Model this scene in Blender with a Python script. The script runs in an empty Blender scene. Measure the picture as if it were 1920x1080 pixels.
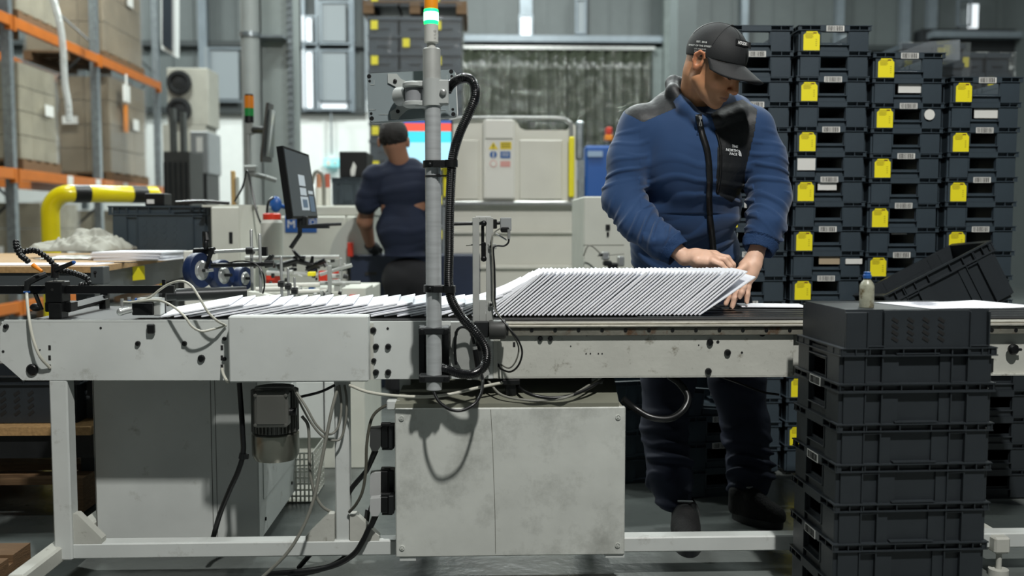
import bpy, bmesh, math, random
import numpy as np
from math import pi, sin, cos, radians as RAD
from mathutils import Vector, Matrix, noise
from mathutils.bvhtree import BVHTree
random.seed(7)
rng = np.random.default_rng(5)
C = bpy.context.scene.collection
scene = bpy.context.scene

# ---------------------------------------------------------------- camera
FPX = 1750.0
CAMZ = 1.03
cam = bpy.data.objects.new('camera', bpy.data.cameras.new('camera'))
C.objects.link(cam)
cam.location = (0, 0, CAMZ)
cam.rotation_euler = (RAD(90 - 3.76), 0, RAD(-2.0))
cam.data.sensor_width = 36.0
cam.data.lens = 36.0 * FPX / 1920.0
cam.data.clip_start = 0.05
cam.data.dof.use_dof = True
cam.data.dof.focus_distance = 2.85
cam.data.dof.aperture_fstop = 2.0
scene.camera = cam
CM = cam.rotation_euler.to_matrix()

# ---------------------------------------------------------------- world, exposure
world = bpy.data.worlds.new('world'); scene.world = world
world.use_nodes = True
world.node_tree.nodes['Background'].inputs[0].default_value = (0.50, 0.57, 0.60, 1)
world.node_tree.nodes['Background'].inputs[1].default_value = 0.08
scene.view_settings.view_transform = 'Standard'
scene.view_settings.look = 'None'
scene.view_settings.exposure = 0.0
scene.view_settings.gamma = 1.0
scene.view_settings.use_curve_mapping = False

# ---------------------------------------------------------------- helpers
def P(px, py, Y):
    """world point seen at pixel (px, py) on the plane y = Y"""
    d = CM @ Vector(((px - 960) / FPX, -(py - 540) / FPX, -1.0))
    t = Y / d.y
    return Vector((d.x * t, Y, CAMZ + d.z * t))

def PX(px, Y, py=540): return P(px, py, Y).x
def PZ(py, Y, px=960): return P(px, py, Y).z

def rgb(h):
    h = h.lstrip('#')
    c = [int(h[i:i+2], 16) / 255 for i in (0, 2, 4)]
    return tuple((v / 12.92 if v <= 0.04045 else ((v + 0.055) / 1.055) ** 2.4) for v in c)

MATS = {}
def mat(name, col, rough=0.5, metal=0.0, var=0.0, vscale=8.0, bump=0.0, bscale=60.0, bdist=0.01, emit=None, estr=0.0,
        trans=0.0, dirt=None, dscale=3.0, dlo=0.55, dhi=0.75, alpha=1.0, coat=0.0, attr=None, stretch=None, sheen=0.0, sub=0.0):
    if name in MATS: return MATS[name]
    if isinstance(col, str): col = rgb(col)
    m = bpy.data.materials.new(name); m.use_nodes = True
    nt = m.node_tree; N = nt.nodes; L = nt.links
    b = N['Principled BSDF']
    b.inputs['Base Color'].default_value = (*col, 1)
    b.inputs['Roughness'].default_value = rough
    b.inputs['Metallic'].default_value = metal
    if trans: b.inputs['Transmission Weight'].default_value = trans
    if coat: b.inputs['Coat Weight'].default_value = coat; b.inputs['Coat Roughness'].default_value = 0.15
    if sheen: b.inputs['Sheen Weight'].default_value = sheen
    if sub:
        b.inputs['Subsurface Weight'].default_value = sub
        b.inputs['Subsurface Radius'].default_value = (0.008, 0.003, 0.0015)
        b.inputs['Subsurface Scale'].default_value = 1.0
    if alpha < 1: b.inputs['Alpha'].default_value = alpha
    if emit is not None:
        if isinstance(emit, str): emit = rgb(emit)
        b.inputs['Emission Color'].default_value = (*emit, 1)
        b.inputs['Emission Strength'].default_value = estr
    tc = N.new('ShaderNodeTexCoord'); src = tc.outputs['Object']
    if stretch:
        mp = N.new('ShaderNodeMapping'); mp.inputs['Scale'].default_value = stretch
        L.new(src, mp.inputs[0]); src = mp.outputs[0]
    cur = None
    if attr:
        a = N.new('ShaderNodeAttribute'); a.attribute_name = attr; cur = a.outputs['Color']
    if var or dirt is not None:
        n = N.new('ShaderNodeTexNoise'); n.inputs['Scale'].default_value = vscale; n.inputs['Detail'].default_value = 6
        L.new(src, n.inputs['Vector'])
        mx = N.new('ShaderNodeMix'); mx.data_type = 'RGBA'; mx.blend_type = 'MULTIPLY'
        mx.inputs[0].default_value = 1.0
        rmp = N.new('ShaderNodeMapRange')
        rmp.inputs[1].default_value = 0.3; rmp.inputs[2].default_value = 0.7
        rmp.inputs[3].default_value = 1 - var; rmp.inputs[4].default_value = 1 + var * 0.4
        L.new(n.outputs['Fac'], rmp.inputs[0])
        if cur is not None: L.new(cur, mx.inputs[6])
        else: mx.inputs[6].default_value = (*col, 1)
        L.new(rmp.outputs[0], mx.inputs[7])
        cur = mx.outputs[2]
        if dirt is not None:
            if isinstance(dirt, str): dirt = rgb(dirt)
            n2 = N.new('ShaderNodeTexNoise'); n2.inputs['Scale'].default_value = dscale; n2.inputs['Detail'].default_value = 12
            n2.inputs['Roughness'].default_value = 0.7
            L.new(src, n2.inputs['Vector'])
            r2 = N.new('ShaderNodeMapRange'); r2.inputs[1].default_value = dlo; r2.inputs[2].default_value = dhi
            L.new(n2.outputs['Fac'], r2.inputs[0])
            m2 = N.new('ShaderNodeMix'); m2.data_type = 'RGBA'
            L.new(r2.outputs[0], m2.inputs[0]); L.new(cur, m2.inputs[6]); m2.inputs[7].default_value = (*dirt, 1)
            cur = m2.outputs[2]
    if cur is not None: L.new(cur, b.inputs['Base Color'])
    if bump:
        nb = N.new('ShaderNodeTexNoise'); nb.inputs['Scale'].default_value = bscale; nb.inputs['Detail'].default_value = 4
        L.new(src, nb.inputs['Vector'])
        bp = N.new('ShaderNodeBump'); bp.inputs['Strength'].default_value = bump; bp.inputs['Distance'].default_value = bdist
        L.new(nb.outputs['Fac'], bp.inputs['Height']); L.new(bp.outputs[0], b.inputs['Normal'])
    MATS[name] = m
    return m

def frame_of(d):
    d = d.normalized()
    u = Vector((0, 0, 1)) if abs(d.z) < 0.9 else Vector((1, 0, 0))
    a = d.cross(u).normalized(); b = a.cross(d).normalized()
    return a, b

class MB:
    def __init__(s): s.v = []; s.f = []; s.mi = []; s.m = 0
    def add(s, vs, fs):
        o = len(s.v); s.v += [tuple(v) for v in vs]
        for f in fs: s.f.append(tuple(i + o for i in f)); s.mi.append(s.m)
        return s
    def box(s, x0, x1, y0, y1, z0, z1, bev=0.0, M=None):
        if x0 > x1: x0, x1 = x1, x0
        if y0 > y1: y0, y1 = y1, y0
        if z0 > z1: z0, z1 = z1, z0
        c = Vector(((x0+x1)/2, (y0+y1)/2, (z0+z1)/2)); h = ((x1-x0)/2, (y1-y0)/2, (z1-z0)/2)
        return s.obox(c, h, M, bev, halfs=True)
    def obox(s, c, size, R=None, bev=0.0, halfs=False):
        h = size if halfs else [q/2 for q in size]
        c = Vector(c); R = R if R is not None else Matrix.Identity(3)
        bev = min(bev, min(h) * 0.9)
        if bev <= 0:
            vs = [c + R @ Vector((sx*h[0], sy*h[1], sz*h[2])) for sx in (-1,1) for sy in (-1,1) for sz in (-1,1)]
            return s.add(vs, [(0,1,3,2),(4,6,7,5),(0,4,5,1),(2,3,7,6),(0,2,6,4),(1,5,7,3)])
        vs = []; idx = {}
        for sx in (-1,1):
            for sy in (-1,1):
                for sz in (-1,1):
                    for ax in range(3):
                        q = [sx*(h[0]-bev), sy*(h[1]-bev), sz*(h[2]-bev)]
                        q[ax] = (sx,sy,sz)[ax]*h[ax]
                        idx[(sx,sy,sz,ax)] = len(vs); vs.append(c + R @ Vector(q))
        fs = []
        for ax in range(3):
            o = [a for a in range(3) if a != ax]
            for sg in (-1,1):
                r = []
                for (a,b) in ((-1,-1),(1,-1),(1,1),(-1,1)):
                    k = [0,0,0]; k[ax]=sg; k[o[0]]=a; k[o[1]]=b
                    r.append(idx[(*k,ax)])
                fs.append(tuple(r) if (sg>0) == (ax != 1) else tuple(reversed(r)))
        for ax in range(3):
            o = [a for a in range(3) if a != ax]
            for a in (-1,1):
                for b in (-1,1):
                    r = []
                    for (e, fx) in ((-1,o[0]),(1,o[0]),(1,o[1]),(-1,o[1])):
                        k = [0,0,0]; k[ax]=e; k[o[0]]=a; k[o[1]]=b
                        r.append(idx[(*k,fx)])
                    fs.append(tuple(r))
        for sx in (-1,1):
            for sy in (-1,1):
                for sz in (-1,1):
                    fs.append(tuple(idx[(sx,sy,sz,a)] for a in range(3)))
        return s.add(vs, fs)
    def pbox(s, x0, y0, x1, y1, Y, depth, bev=0.0):
        """box whose front face on plane y=Y fills pixel rect"""
        a = P(x0, y0, Y); b = P(x1, y1, Y)
        return s.box(a.x, b.x, Y, Y + depth, b.z, a.z, bev)
    def cyl(s, p0, p1, r0, r1=None, seg=16, caps=True):
        p0 = Vector(p0); p1 = Vector(p1); r1 = r0 if r1 is None else r1
        a, b = frame_of(p1 - p0); vs = []
        for p, r in ((p0, r0), (p1, r1)):
            for i in range(seg):
                t = 2*pi*i/seg; vs.append(p + a*(r*cos(t)) + b*(r*sin(t)))
        fs = [(i, (i+1)%seg, seg+(i+1)%seg, seg+i) for i in range(seg)]
        if caps: fs += [tuple(reversed(range(seg))), tuple(range(seg, 2*seg))]
        return s.add(vs, fs)
    def tube(s, path, r, seg=10, caps=True):
        path = [Vector(p) for p in path]; n = len(path)
        rs = r if isinstance(r, (list, tuple)) else [r]*n
        tn = [(path[min(i+1,n-1)] - path[max(i-1,0)]).normalized() for i in range(n)]
        a, b = frame_of(tn[0]); vs = []
        for i in range(n):
            a = (a - tn[i]*a.dot(tn[i])).normalized(); b = tn[i].cross(a)
            for k in range(seg):
                t = 2*pi*k/seg; vs.append(path[i] + a*(rs[i]*cos(t)) + b*(rs[i]*sin(t)))
        fs = []
        for i in range(n-1):
            for k in range(seg):
                fs.append((i*seg+k, i*seg+(k+1)%seg, (i+1)*seg+(k+1)%seg, (i+1)*seg+k))
        if caps: fs += [tuple(reversed(range(seg))), tuple(range((n-1)*seg, n*seg))]
        return s.add(vs, fs)
    def prism(s, pts, ext):
        pts = [Vector(p) for p in pts]; ext = Vector(ext); n = len(pts)
        vs = pts + [p + ext for p in pts]
        fs = [tuple(range(n)), tuple(reversed(range(n, 2*n)))] + [(i, n+i, n+(i+1)%n, (i+1)%n) for i in range(n)]
        return s.add(vs, fs)
    def lathe(s, prof, o, ax=(0,0,1), seg=24):
        o = Vector(o); ax = Vector(ax).normalized(); a, b = frame_of(ax); vs = []; n = len(prof)
        for (r, h) in prof:
            for k in range(seg):
                t = 2*pi*k/seg; vs.append(o + ax*h + a*(r*cos(t)) + b*(r*sin(t)))
        fs = []
        for i in range(n-1):
            for k in range(seg):
                fs.append((i*seg+k, i*seg+(k+1)%seg, (i+1)*seg+(k+1)%seg, (i+1)*seg+k))
        fs += [tuple(reversed(range(seg))), tuple(range((n-1)*seg, n*seg))]
        return s.add(vs, fs)
    def sph(s, c, r, seg=12, sc=(1,1,1)):
        n = max(4, seg//2); c = Vector(c); vs = []; fs = []
        for i in range(n+1):
            ph = pi*i/n
            for k in range(seg):
                t = 2*pi*k/seg
                vs.append(c + Vector((r*sc[0]*sin(ph)*cos(t), r*sc[1]*sin(ph)*sin(t), r*sc[2]*cos(ph))))
        for i in range(n):
            for k in range(seg):
                fs.append((i*seg+k, (i+1)*seg+k, (i+1)*seg+(k+1)%seg, i*seg+(k+1)%seg))
        return s.add(vs, fs)
    def grid(s, rows):
        n = len(rows[0]); vs = [p for r in rows for p in r]
        fs = [(i*n+k, i*n+k+1, (i+1)*n+k+1, (i+1)*n+k) for i in range(len(rows)-1) for k in range(n-1)]
        return s.add(vs, fs)

def link(name, me, mats, parent=None):
    o = bpy.data.objects.new(name, me); C.objects.link(o)
    for m in (mats if isinstance(mats, (list, tuple)) else [mats]): me.materials.append(m)
    if parent: o.parent = parent
    return o

SINGLE = {'strip_holes':'strip_hole','mounting_bracket':'mounting_bracket','panel_seam':'panel_seam','side_post':'side_post','slots':'slot','corner_screws':'corner_screw',
 'door_screws':'door_screw','plate_screws':'plate_screw','rubber_pads':'rubber_pad','levelling_feet':'levelling_foot','arm_fork':'arm_fork','leg':'leg','raised_panel':'raised_panel','belt_strip':'belt_strip','joint_strip':'joint_strip','latch':'latch','wing_levers':'wing_lever','paper_label':'paper_label','screen_windows':'screen_window','yellow_tags':'yellow_tag','grille':'grille_bar'}
def build(mb, name, mats, parent=None, smooth=35):
    if name in SINGLE and parent is not None:
        # every separate piece becomes a part of its own
        par = list(range(len(mb.v)))
        def find(i):
            while par[i] != i: par[i] = par[par[i]]; i = par[i]
            return i
        for f in mb.f:
            for q in f[1:]: par[find(q)] = find(f[0])
        comp = {}
        for f, m in zip(mb.f, mb.mi): comp.setdefault(find(f[0]), []).append((f, m))
        o = None
        for fs in comp.values():
            n = MB(); idx = {}
            for f, m in fs:
                for q in f:
                    if q not in idx: idx[q] = len(n.v); n.v.append(mb.v[q])
                n.f.append(tuple(idx[q] for q in f)); n.mi.append(m)
            o = build_one(n, SINGLE[name], mats, parent, smooth)
        return o
    return build_one(mb, name, mats, parent, smooth)
def build_one(mb, name, mats, parent=None, smooth=35):
    me = bpy.data.meshes.new(name)
    off = Vector((0,0,0))
    if parent is not None:
        p = parent
        while p is not None: off += p.location; p = p.parent
    vs = [(v[0]-off.x, v[1]-off.y, v[2]-off.z) for v in mb.v]
    me.from_pydata(vs, [], mb.f)
    me.polygons.foreach_set('material_index', mb.mi)
    bm = bmesh.new(); bm.from_mesh(me); bmesh.ops.recalc_face_normals(bm, faces=bm.faces); bm.to_mesh(me); bm.free()
    if smooth:
        me.shade_smooth()
        me.set_sharp_from_angle(angle=RAD(smooth))
    return link(name, me, mats, parent)

def tag(o, label=None, cat=None, group=None, kind=None):
    if label: o['label'] = label
    if cat: o['category'] = cat
    if group: o['group'] = group
    if kind: o['kind'] = kind
    return o

def thing(name, label, cat, loc=(0,0,0), group=None):
    o = bpy.data.objects.new(name, None); C.objects.link(o); o.location = loc
    o.empty_display_size = 0.05
    return tag(o, label, cat, group)

def copy_tree(o, parent=None):
    c = o.copy(); C.objects.link(c); c.parent = parent
    for ch in list(o.children): copy_tree(ch, c)
    return c

def spline(pts, n=8):
    """Catmull-Rom through the points"""
    pts = [Vector(p) for p in pts]; q = [2*pts[0]-pts[1]] + pts + [2*pts[-1]-pts[-2]]; out = []
    for i in range(1, len(q)-2):
        a, b, c, d = q[i-1:i+3]
        for k in range(n):
            t = k/n
            out.append(0.5*((2*b) + (c-a)*t + (2*a-5*b+4*c-d)*t*t + (3*b-a-3*c+d)*t**3))
    out.append(pts[-1]); return out

def resample(path, step):
    out = [path[0]]; acc = 0
    for i in range(1, len(path)):
        a, b = path[i-1], path[i]; L = (b-a).length
        while acc + L >= step and L > 1e-9:
            t = (step-acc)/L; a = a + (b-a)*t; out.append(a.copy()); L = (b-a).length; acc = 0
        acc += L
    return out

def pixpath(pts, n=8):
    return spline([P(*p) for p in pts], n)

def corrugated(mb, path, r, pitch=0.006, depth=0.12, seg=14):
    q = resample(path, pitch/2)
    mb.tube(q, [r if i % 2 else r*(1-depth) for i in range(len(q))], seg)

def text_mesh(txt, size, font_bold=False, extrude=0.0):
    cu = bpy.data.curves.new('t', 'FONT'); cu.body = txt; cu.size = size; cu.extrude = extrude
    cu.align_x = 'CENTER'; cu.align_y = 'CENTER'; cu.resolution_u = 3
    if font_bold: cu.offset = size*0.02
    o = bpy.data.objects.new('t', cu); C.objects.link(o)
    dg = bpy.context.evaluated_depsgraph_get()
    me = bpy.data.meshes.new_from_object(o.evaluated_get(dg))
    vs = [v.co.copy() for v in me.vertices]; fs = [tuple(p.vertices) for p in me.polygons]
    bpy.data.objects.remove(o); bpy.data.curves.remove(cu); bpy.data.meshes.remove(me)
    return vs, fs

def put_text(mb, txt, size, o, x=(1,0,0), y=(0,0,1), bold=False, sx=1.0):
    vs, fs = text_mesh(txt, size, bold); x = Vector(x); y = Vector(y); o = Vector(o)
    mb.add([o + x*(v.x*sx) + y*v.y for v in vs], fs)

# materials -------------------------------------------------------
M = dict(
 paint=mat('white machine paint', '#c4c8c5', 0.42, var=0.10, vscale=5, dirt='#8d8c83', dscale=14, dlo=0.60, dhi=0.80, bump=0.05, bscale=25),
 paint_worn=mat('worn machine paint', '#b9bab2', 0.5, var=0.12, vscale=7, dirt='#6f6a5c', dscale=26, dlo=0.58, dhi=0.72, bump=0.08),
 box_paint=mat('electrical box paint', '#c2c5bf', 0.5, var=0.10, vscale=9, dirt='#9a9c96', dscale=6, dlo=0.5, dhi=0.7, bump=0.06, bscale=30),
 alu=mat('aluminium', '#c6cacb', 0.34, 0.45, var=0.15, vscale=12, bump=0.03, stretch=(1,1,8)),
 alu_mat=mat('matt aluminium', '#b2b4b0', 0.45, 0.35, var=0.12, vscale=18),
 rust=mat('rusty steel strip', '#77766c', 0.55, 0.35, var=0.25, vscale=20, dirt='#5a4330', dscale=22, dlo=0.52, dhi=0.66, bump=0.2),
 steel=mat('steel', '#b4b6b4', 0.28, 0.6, var=0.1, vscale=30),
 dark_steel=mat('dark steel', '#2a2c2d', 0.4, 0.5, var=0.2, vscale=20),
 black=mat('black plastic', '#101112', 0.38, var=0.15, vscale=30),
 blackmet=mat('blackened metal', '#151617', 0.34, 0.3, var=0.2, vscale=40),
 rubber=mat('black rubber belt', '#1b1c1d', 0.5, var=0.2, vscale=30),
 beltstrip=mat('polished belt strip', '#55585a', 0.3, 0.5, var=0.2, vscale=30),
 crate=mat('dark grey crate plastic', '#282d31', 0.42, var=0.12, vscale=14, bump=0.04, bscale=120),
 crate2=mat('slate crate plastic', '#37424a', 0.42, var=0.12, vscale=14, bump=0.04, bscale=120),
 yellow=mat('yellow tag card', '#efe11c', 0.55),
 tagprint=mat('tag print', '#b3a31a', 0.6),
 tagprint2=mat('tag brown print', '#6b3a1a', 0.6),
 label=mat('white label', '#d9d9d4', 0.5),
 ink=mat('black ink', '#1a1a1a', 0.6),
 paper=mat('white paper', '#e8eaf0', 0.6, var=0.03),
 envelope=mat('white envelope', '#eceef4', 0.6, var=0.03, vscale=30),
 cable_w=mat('off white cable', '#b9b8ac', 0.4),
 cable_g=mat('grey cable', '#77776f', 0.45),
 cable_k=mat('black cable', '#0e0f10', 0.35),
 screen_off=mat('dark screen', '#2b3036', 0.2, coat=0.5),
 white_pl=mat('white plastic', '#d9d8cf', 0.45, var=0.04),
 galv=mat('galvanised steel', '#98a0a4', 0.35, 0.7, var=0.25, vscale=20),
 wood=mat('pallet wood', '#6f553a', 0.75, var=0.3, vscale=20, bump=0.3, stretch=(0.4,1,6)),
 chip=mat('chipboard', '#a88659', 0.7, var=0.3, vscale=90, bump=0.15),
 orange=mat('orange racking paint', '#b8651c', 0.4, var=0.12),
 barrier=mat('yellow barrier paint', '#e6d410', 0.25, var=0.06, coat=0.4),
 blue=mat('blue plastic', '#1d4f93', 0.4),
 navy=mat('dark blue paint', '#1c2840', 0.45, var=0.2),
 red=mat('red plastic', '#c2311c', 0.4),
 orangep=mat('orange plastic', '#e8881a', 0.4),
)
# ---------------------------------------------------------------- lights: the high-bay lamps of the hall
def lamp(loc, sx, sy, power, col=(1,1,1), rot=(0,0,0)):
    l = bpy.data.lights.new('high_bay_light', 'AREA'); l.shape = 'RECTANGLE'; l.size = sx; l.size_y = sy
    l.energy = power; l.color = col
    o = bpy.data.objects.new('high_bay_light', l); C.objects.link(o); o.location = loc; o.rotation_euler = rot
    return o
key = lamp((0.95, -0.6, 5.4), 0.2, 0.2, 330, (1.0, 0.99, 0.95))
key.rotation_euler = (Vector((0.3, 3.0, 0.6)) - Vector(key.location)).to_track_quat('-Z', 'Y').to_euler()
for (x, y, w) in ((-3.2, 5.6, 170), (0.6, 6.6, 190), (4.4, 5.6, 140), (-4.0, 10.5, 420), (0.5, 11.5, 560), (5.0, 11, 300), (-2.2, 1.5, 40), (-7.5, 13.2, 350)):
    lamp((x, y, 6.8), 1.4, 0.25, w, (0.93, 1.0, 0.97))

# ---------------------------------------------------------------- the hall
WY = 16.0
def struct(mb, name, m, parent=None):
    o = build(mb, name, m, parent); 
    if parent is None: o['kind'] = 'structure'
    return o
floor_m = mat('polished concrete', '#666b69', 0.25, var=0.22, vscale=1.5, dirt='#505453', dscale=5, bump=0.25, bscale=18)
mb = MB(); mb.box(-9, 9, -3, WY, -0.2, 0); struct(mb, 'floor', floor_m)
wl = mat('white wall panels', '#e2e5e2', 0.6, var=0.03)
wg = mat('grey wall cladding', '#5c6363', 0.5, var=0.06)
wd = mat('dark steel frame', '#33393a', 0.5, var=0.1)
fr = mat('bright window frame', '#828c93', 0.35, 0.3, var=0.1)
zsill = PZ(213, WY)
mb = MB(); mb.box(-9, 9, WY, WY+0.2, 0, zsill); mb.m = 1
mb.box(-9, 9, WY+0.04, WY+0.2, zsill, 9.5)
for k in range(52):   # cladding ribs
    x = -9 + k*0.35; mb.box(x, x+0.03, WY+0.02, WY+0.05, zsill, 9.5)
struct(mb, 'wall_back', [wl, wg])
mb = MB(); mb.box(-9.2, -9, -3, WY+0.2, 0, 9.5); struct(mb, 'wall_left', wg)
mb = MB(); mb.box(9, 9.2, -3, WY+0.2, 0, 9.5); struct(mb, 'wall_right', wg)
# horizontal rails and posts of the back wall
mb = MB()
for (y0, y1) in ((205, 216),): mb.box(-9, 9, WY-0.12, WY, PZ(y1, WY), PZ(y0, WY))
mb.box(-9, 9, WY-0.1, WY, PZ(92, WY), PZ(82, WY))
struct(mb, 'trim_1', wd)
mb = MB()
for (x0, x1) in ((372, 388), (566, 572), (592, 598), (655, 664), (684, 690), (975, 998), (1083, 1100), (1390,1402), (1568,1582)):
    mb.box(PX(x0, WY-0.15, 100), PX(x1, WY-0.15, 100), WY-0.15, WY, zsill, 8.5)
for (x0, x1) in ((1270, 1282), (1690, 1706), (1740, 1756)):
    mb.box(PX(x0, WY-0.15, 100), PX(x1, WY-0.15, 100), WY-0.15, WY, zsill, 8.5)
struct(mb, 'trim_2', fr)
# windows: translucent panes lit by daylight
day = mat('daylit window pane', '#cfd6da', 0.4, emit='#dfe6ea', estr=1.1)
day2 = mat('dim window pane', '#868e92', 0.4, emit='#c4ccd0', estr=0.05)
k = 0
for (x0, y0, x1, y1, m_) in ((573, 32, 591, 80, day), (573, 96, 591, 204, day), (602, 96, 654, 190, day2), (602, 192, 654, 204, day), (602, 5, 654, 80, day2),
                             (392, 92, 455, 188, day2), (1070+12, 0, 1096, 60, day2), (976, 30, 996, 66, day), (1568, 60, 1592, 100, day2), (1800, 0, 1818, 46, day)):
    k += 1
    w = MB(); w.box(PX(x0, WY-0.16), PX(x1, WY-0.16), WY-0.16, WY-0.13, PZ(y1, WY-0.16), PZ(y0, WY-0.16)); o = struct(w, 'window_%d' % k, m_)
    f = MB(); a = P(x0, y0, WY-0.2); b = P(x1, y1, WY-0.2); t = 0.03
    for q in ((a.x-t, a.x, b.z-t, a.z+t), (b.x, b.x+t, b.z-t, a.z+t), (a.x, b.x, a.z, a.z+t), (a.x, b.x, b.z-t, b.z)):
        f.box(q[0], q[1], WY-0.2, WY-0.13, q[2], q[3])
    build(f, 'window_frame', fr, o)
# dock door opening with header
mb = MB()
mb.box(PX(872, WY-0.4), PX(1265, WY-0.4), WY-0.42, WY-0.2, PZ(78, WY-0.4), PZ(66, WY-0.4))
struct(mb, 'trim_3', fr)
mb = MB()
mb.box(PX(866, WY-0.3), PX(1262, WY-0.3), WY-0.19, WY-0.05, 0, PZ(80, WY-0.3))
o = struct(mb, 'door_1', mat('dark dock door', '#3a4038', 0.5, var=0.15, vscale=4))
mb = MB()
mb.box(PX(1216, WY-0.5), PX(1238, WY-0.5), WY-0.5, WY-0.2, 0, PZ(88, WY-0.5)); mb.box(PX(1240, WY-0.5), PX(1268, WY-0.5), WY-0.5, WY-0.2, 0, PZ(-40, WY-0.5))
struct(mb, 'trim_4', mat('grey door post', '#6d7674', 0.5, 0.2, var=0.2))
mb = MB(); mb.box(PX(1265, 12), PX(1300, 12), 12, 12.5, 0, 9.3); struct(mb, 'trim_5', wg)
# dark opening on the right
mb = MB(); mb.box(PX(1715, WY-0.4), PX(1930, WY-0.4), WY-0.4, WY-0.1, 0, PZ(48, WY-0.4)); struct(mb, 'door_2', mat('dark roller door', '#1d2022', 0.5, var=0.2))
mb = MB(); mb.box(PX(1730, WY-0.5), PX(1940, WY-0.5), WY-0.6, WY-0.4, PZ(66, WY-0.5), PZ(54, WY-0.5)); struct(mb, 'trim_6', fr)
# strip curtain: clear strips in front of the dock door
cur = mat('clear curtain plastic', '#40453a', 0.06, var=0.1, trans=0.3, bump=1.0, bscale=5, bdist=0.12, coat=0.5)
t = thing('strip_curtain', 'translucent greenish plastic strip curtain hanging in the dock doorway', 'curtain', (PX(1060, WY-0.6), WY-0.6, 0))
x0, x1 = PX(870, WY-0.6), PX(1218, WY-0.6); n = 20
for i in range(n):
    xa = x0 + (x1-x0)*i/n; w_ = (x1-x0)/n*1.06; s = MB(); rows = []
    for j in range(12):
        z = 0.05 + (PZ(92, WY-0.6)-0.05)*j/11
        rows.append([(xa + w_*q/6, WY-0.6+0.03*sin(q*1.1) + 0.012*noise.noise((i*3.1, j*0.6, q)) + (0.02 if i % 2 else 0), z) for q in range(7)])
    s.grid(rows)
    ob = build(s, 'curtain_strip', cur, t, 80); md = ob.modifiers.new('th', 'SOLIDIFY'); md.thickness = 0.004
s = MB(); s.box(x0-.05, x1+.05, WY-0.62, WY-0.55, PZ(92, WY-0.6), PZ(86, WY-0.6)); build(s, 'curtain_rail', M['steel'], t)
# steel building column and downpipe
mb = MB()
xa, xb = PX(494, 9), PX(557, 9)
mb.box(xa, xb-0.03, 9.0, 9.02, 0, 9.3); mb.box(xb-0.03, xb, 9.0, 9.3, 0, 9.3); mb.box(xa, xa+0.02, 9.0, 9.3, 0, 9.3)
o = struct(mb, 'trim_7', mat('column paint', '#8e9694', 0.5, var=0.05))
mb = MB(); x_ = PX(551, 8.95)
mb.box(x_-0.018, x_+0.018, 8.94, 9.0, 0.3, 9)
for i in range(130): z = 0.3+i*0.066; mb.box(x_-0.024, x_+0.024, 8.93, 8.95, z, z+0.03)
t = build(mb, 'cable_tray', M['galv']); tag(t, 'slim perforated metal cable tray running up the grey column', 'cable tray')
mb = MB(); x_ = PX(478, 8.8)
mb.cyl((x_, 8.8, 0), (x_, 8.8, 9), 0.085, seg=24); o = build(mb, 'downpipe', mat('pipe grey', '#979c9a', 0.5, var=0.05)); tag(o, 'thick grey downpipe standing beside the steel column', 'pipe')
mb = MB(); mb.cyl((x_, 8.8, PZ(74, 8.8)), (x_, 8.8, PZ(66, 8.8)), 0.1, seg=24); mb.box(x_, x_+0.3, 8.8, 9, PZ(73,8.8), PZ(68,8.8)); build(mb, 'pipe_clamp', M['galv'], o)
# ---------------------------------------------------------------- conveyor
Y0 = 2.65                      # front face of its side panels
ZT = PZ(599, Y0, 900)          # belt level
ZB = PZ(712, Y0, 600)
YB = 3.14                      # rear edge
conv = thing('belt_conveyor', 'long white delivery conveyor with steel legs carrying the rows of envelopes', 'conveyor', (0, Y0+0.2, 0))
XL = PX(2, Y0, 610); XR = PX(2100, Y0, 610)
def panel_poly(mb, pts, Y, th):
    mb.prism([P(x, y, Y) for x, y in pts], (0, th, 0))
mb = MB()
panel_poly(mb, [(0,612),(8,600),(430,600),(430,713),(42,713),(0,676)], Y0, 0.006)
z0 = P(430,713,Y0).z
mb.box(PX(430,Y0), PX(925,Y0), Y0, Y0+0.006, z0, ZT-0.004, 0.001)
mb.box(PX(0,Y0), PX(430,Y0), Y0, Y0+0.05, ZT-0.006, ZT-0.002, 0.001)
build(mb, 'side_panel', M['paint'], conv)
mb = MB(); mb.pbox(427, 593, 691, 716, Y0-0.06, 0.055, 0.004); build(mb, 'cover_box', M['paint'], conv)
mb = MB(); mb.pbox(693, 606, 701, 712, Y0-0.004, 0.003); mb.pbox(925, 640, 933, 709, Y0-0.003, 0.002)
build(mb, 'joint_strip', M['paint_worn'], conv)
# right panel, set a little lower, with perforated steel strip and aluminium edge above
mb = MB()
mb.box(PX(925,Y0), PX(1490,Y0), Y0, Y0+0.006, PZ(707,Y0,1400), PZ(626,Y0,1400), 0.001)
mb.box(PX(1490,Y0), XR, Y0+0.012, Y0+0.018, PZ(704,Y0,1600), PZ(626,Y0,1600), 0.001)
mb.box(PX(925,Y0), XR, Y0, Y0+0.03, PZ(707,Y0,1400), PZ(705,Y0,1400)+0.002)
build(mb, 'side_panel', M['paint_worn'], conv)
mb = MB(); mb.box(PX(940,Y0-.012), XR, Y0-0.012, Y0-0.002, PZ(628,Y0-.012,1400), PZ(613,Y0,1400), 0.001)
build(mb, 'perforated_strip', M['rust'], conv)
mb = MB()
for px in list(range(997, 1500, 44)) + [1860, 1905, 1950]:
    c = P(px, 619, Y0-0.0125); mb.cyl(c + Vector((0,-0.0012,0)), c + Vector((0, 0.001, 0)), 0.0052, seg=14)
build(mb, 'strip_holes', M['black'], conv)
mb = MB(); zz = ZT-0.002
mb.box(PX(930,Y0-.02), XR, Y0-0.02, Y0+0.03, zz-0.020, zz-0.013, 0.002)
mb.box(PX(930,Y0-.02), XR, Y0-0.014, Y0+0.03, zz-0.012, zz-0.006, 0.002)
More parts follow.
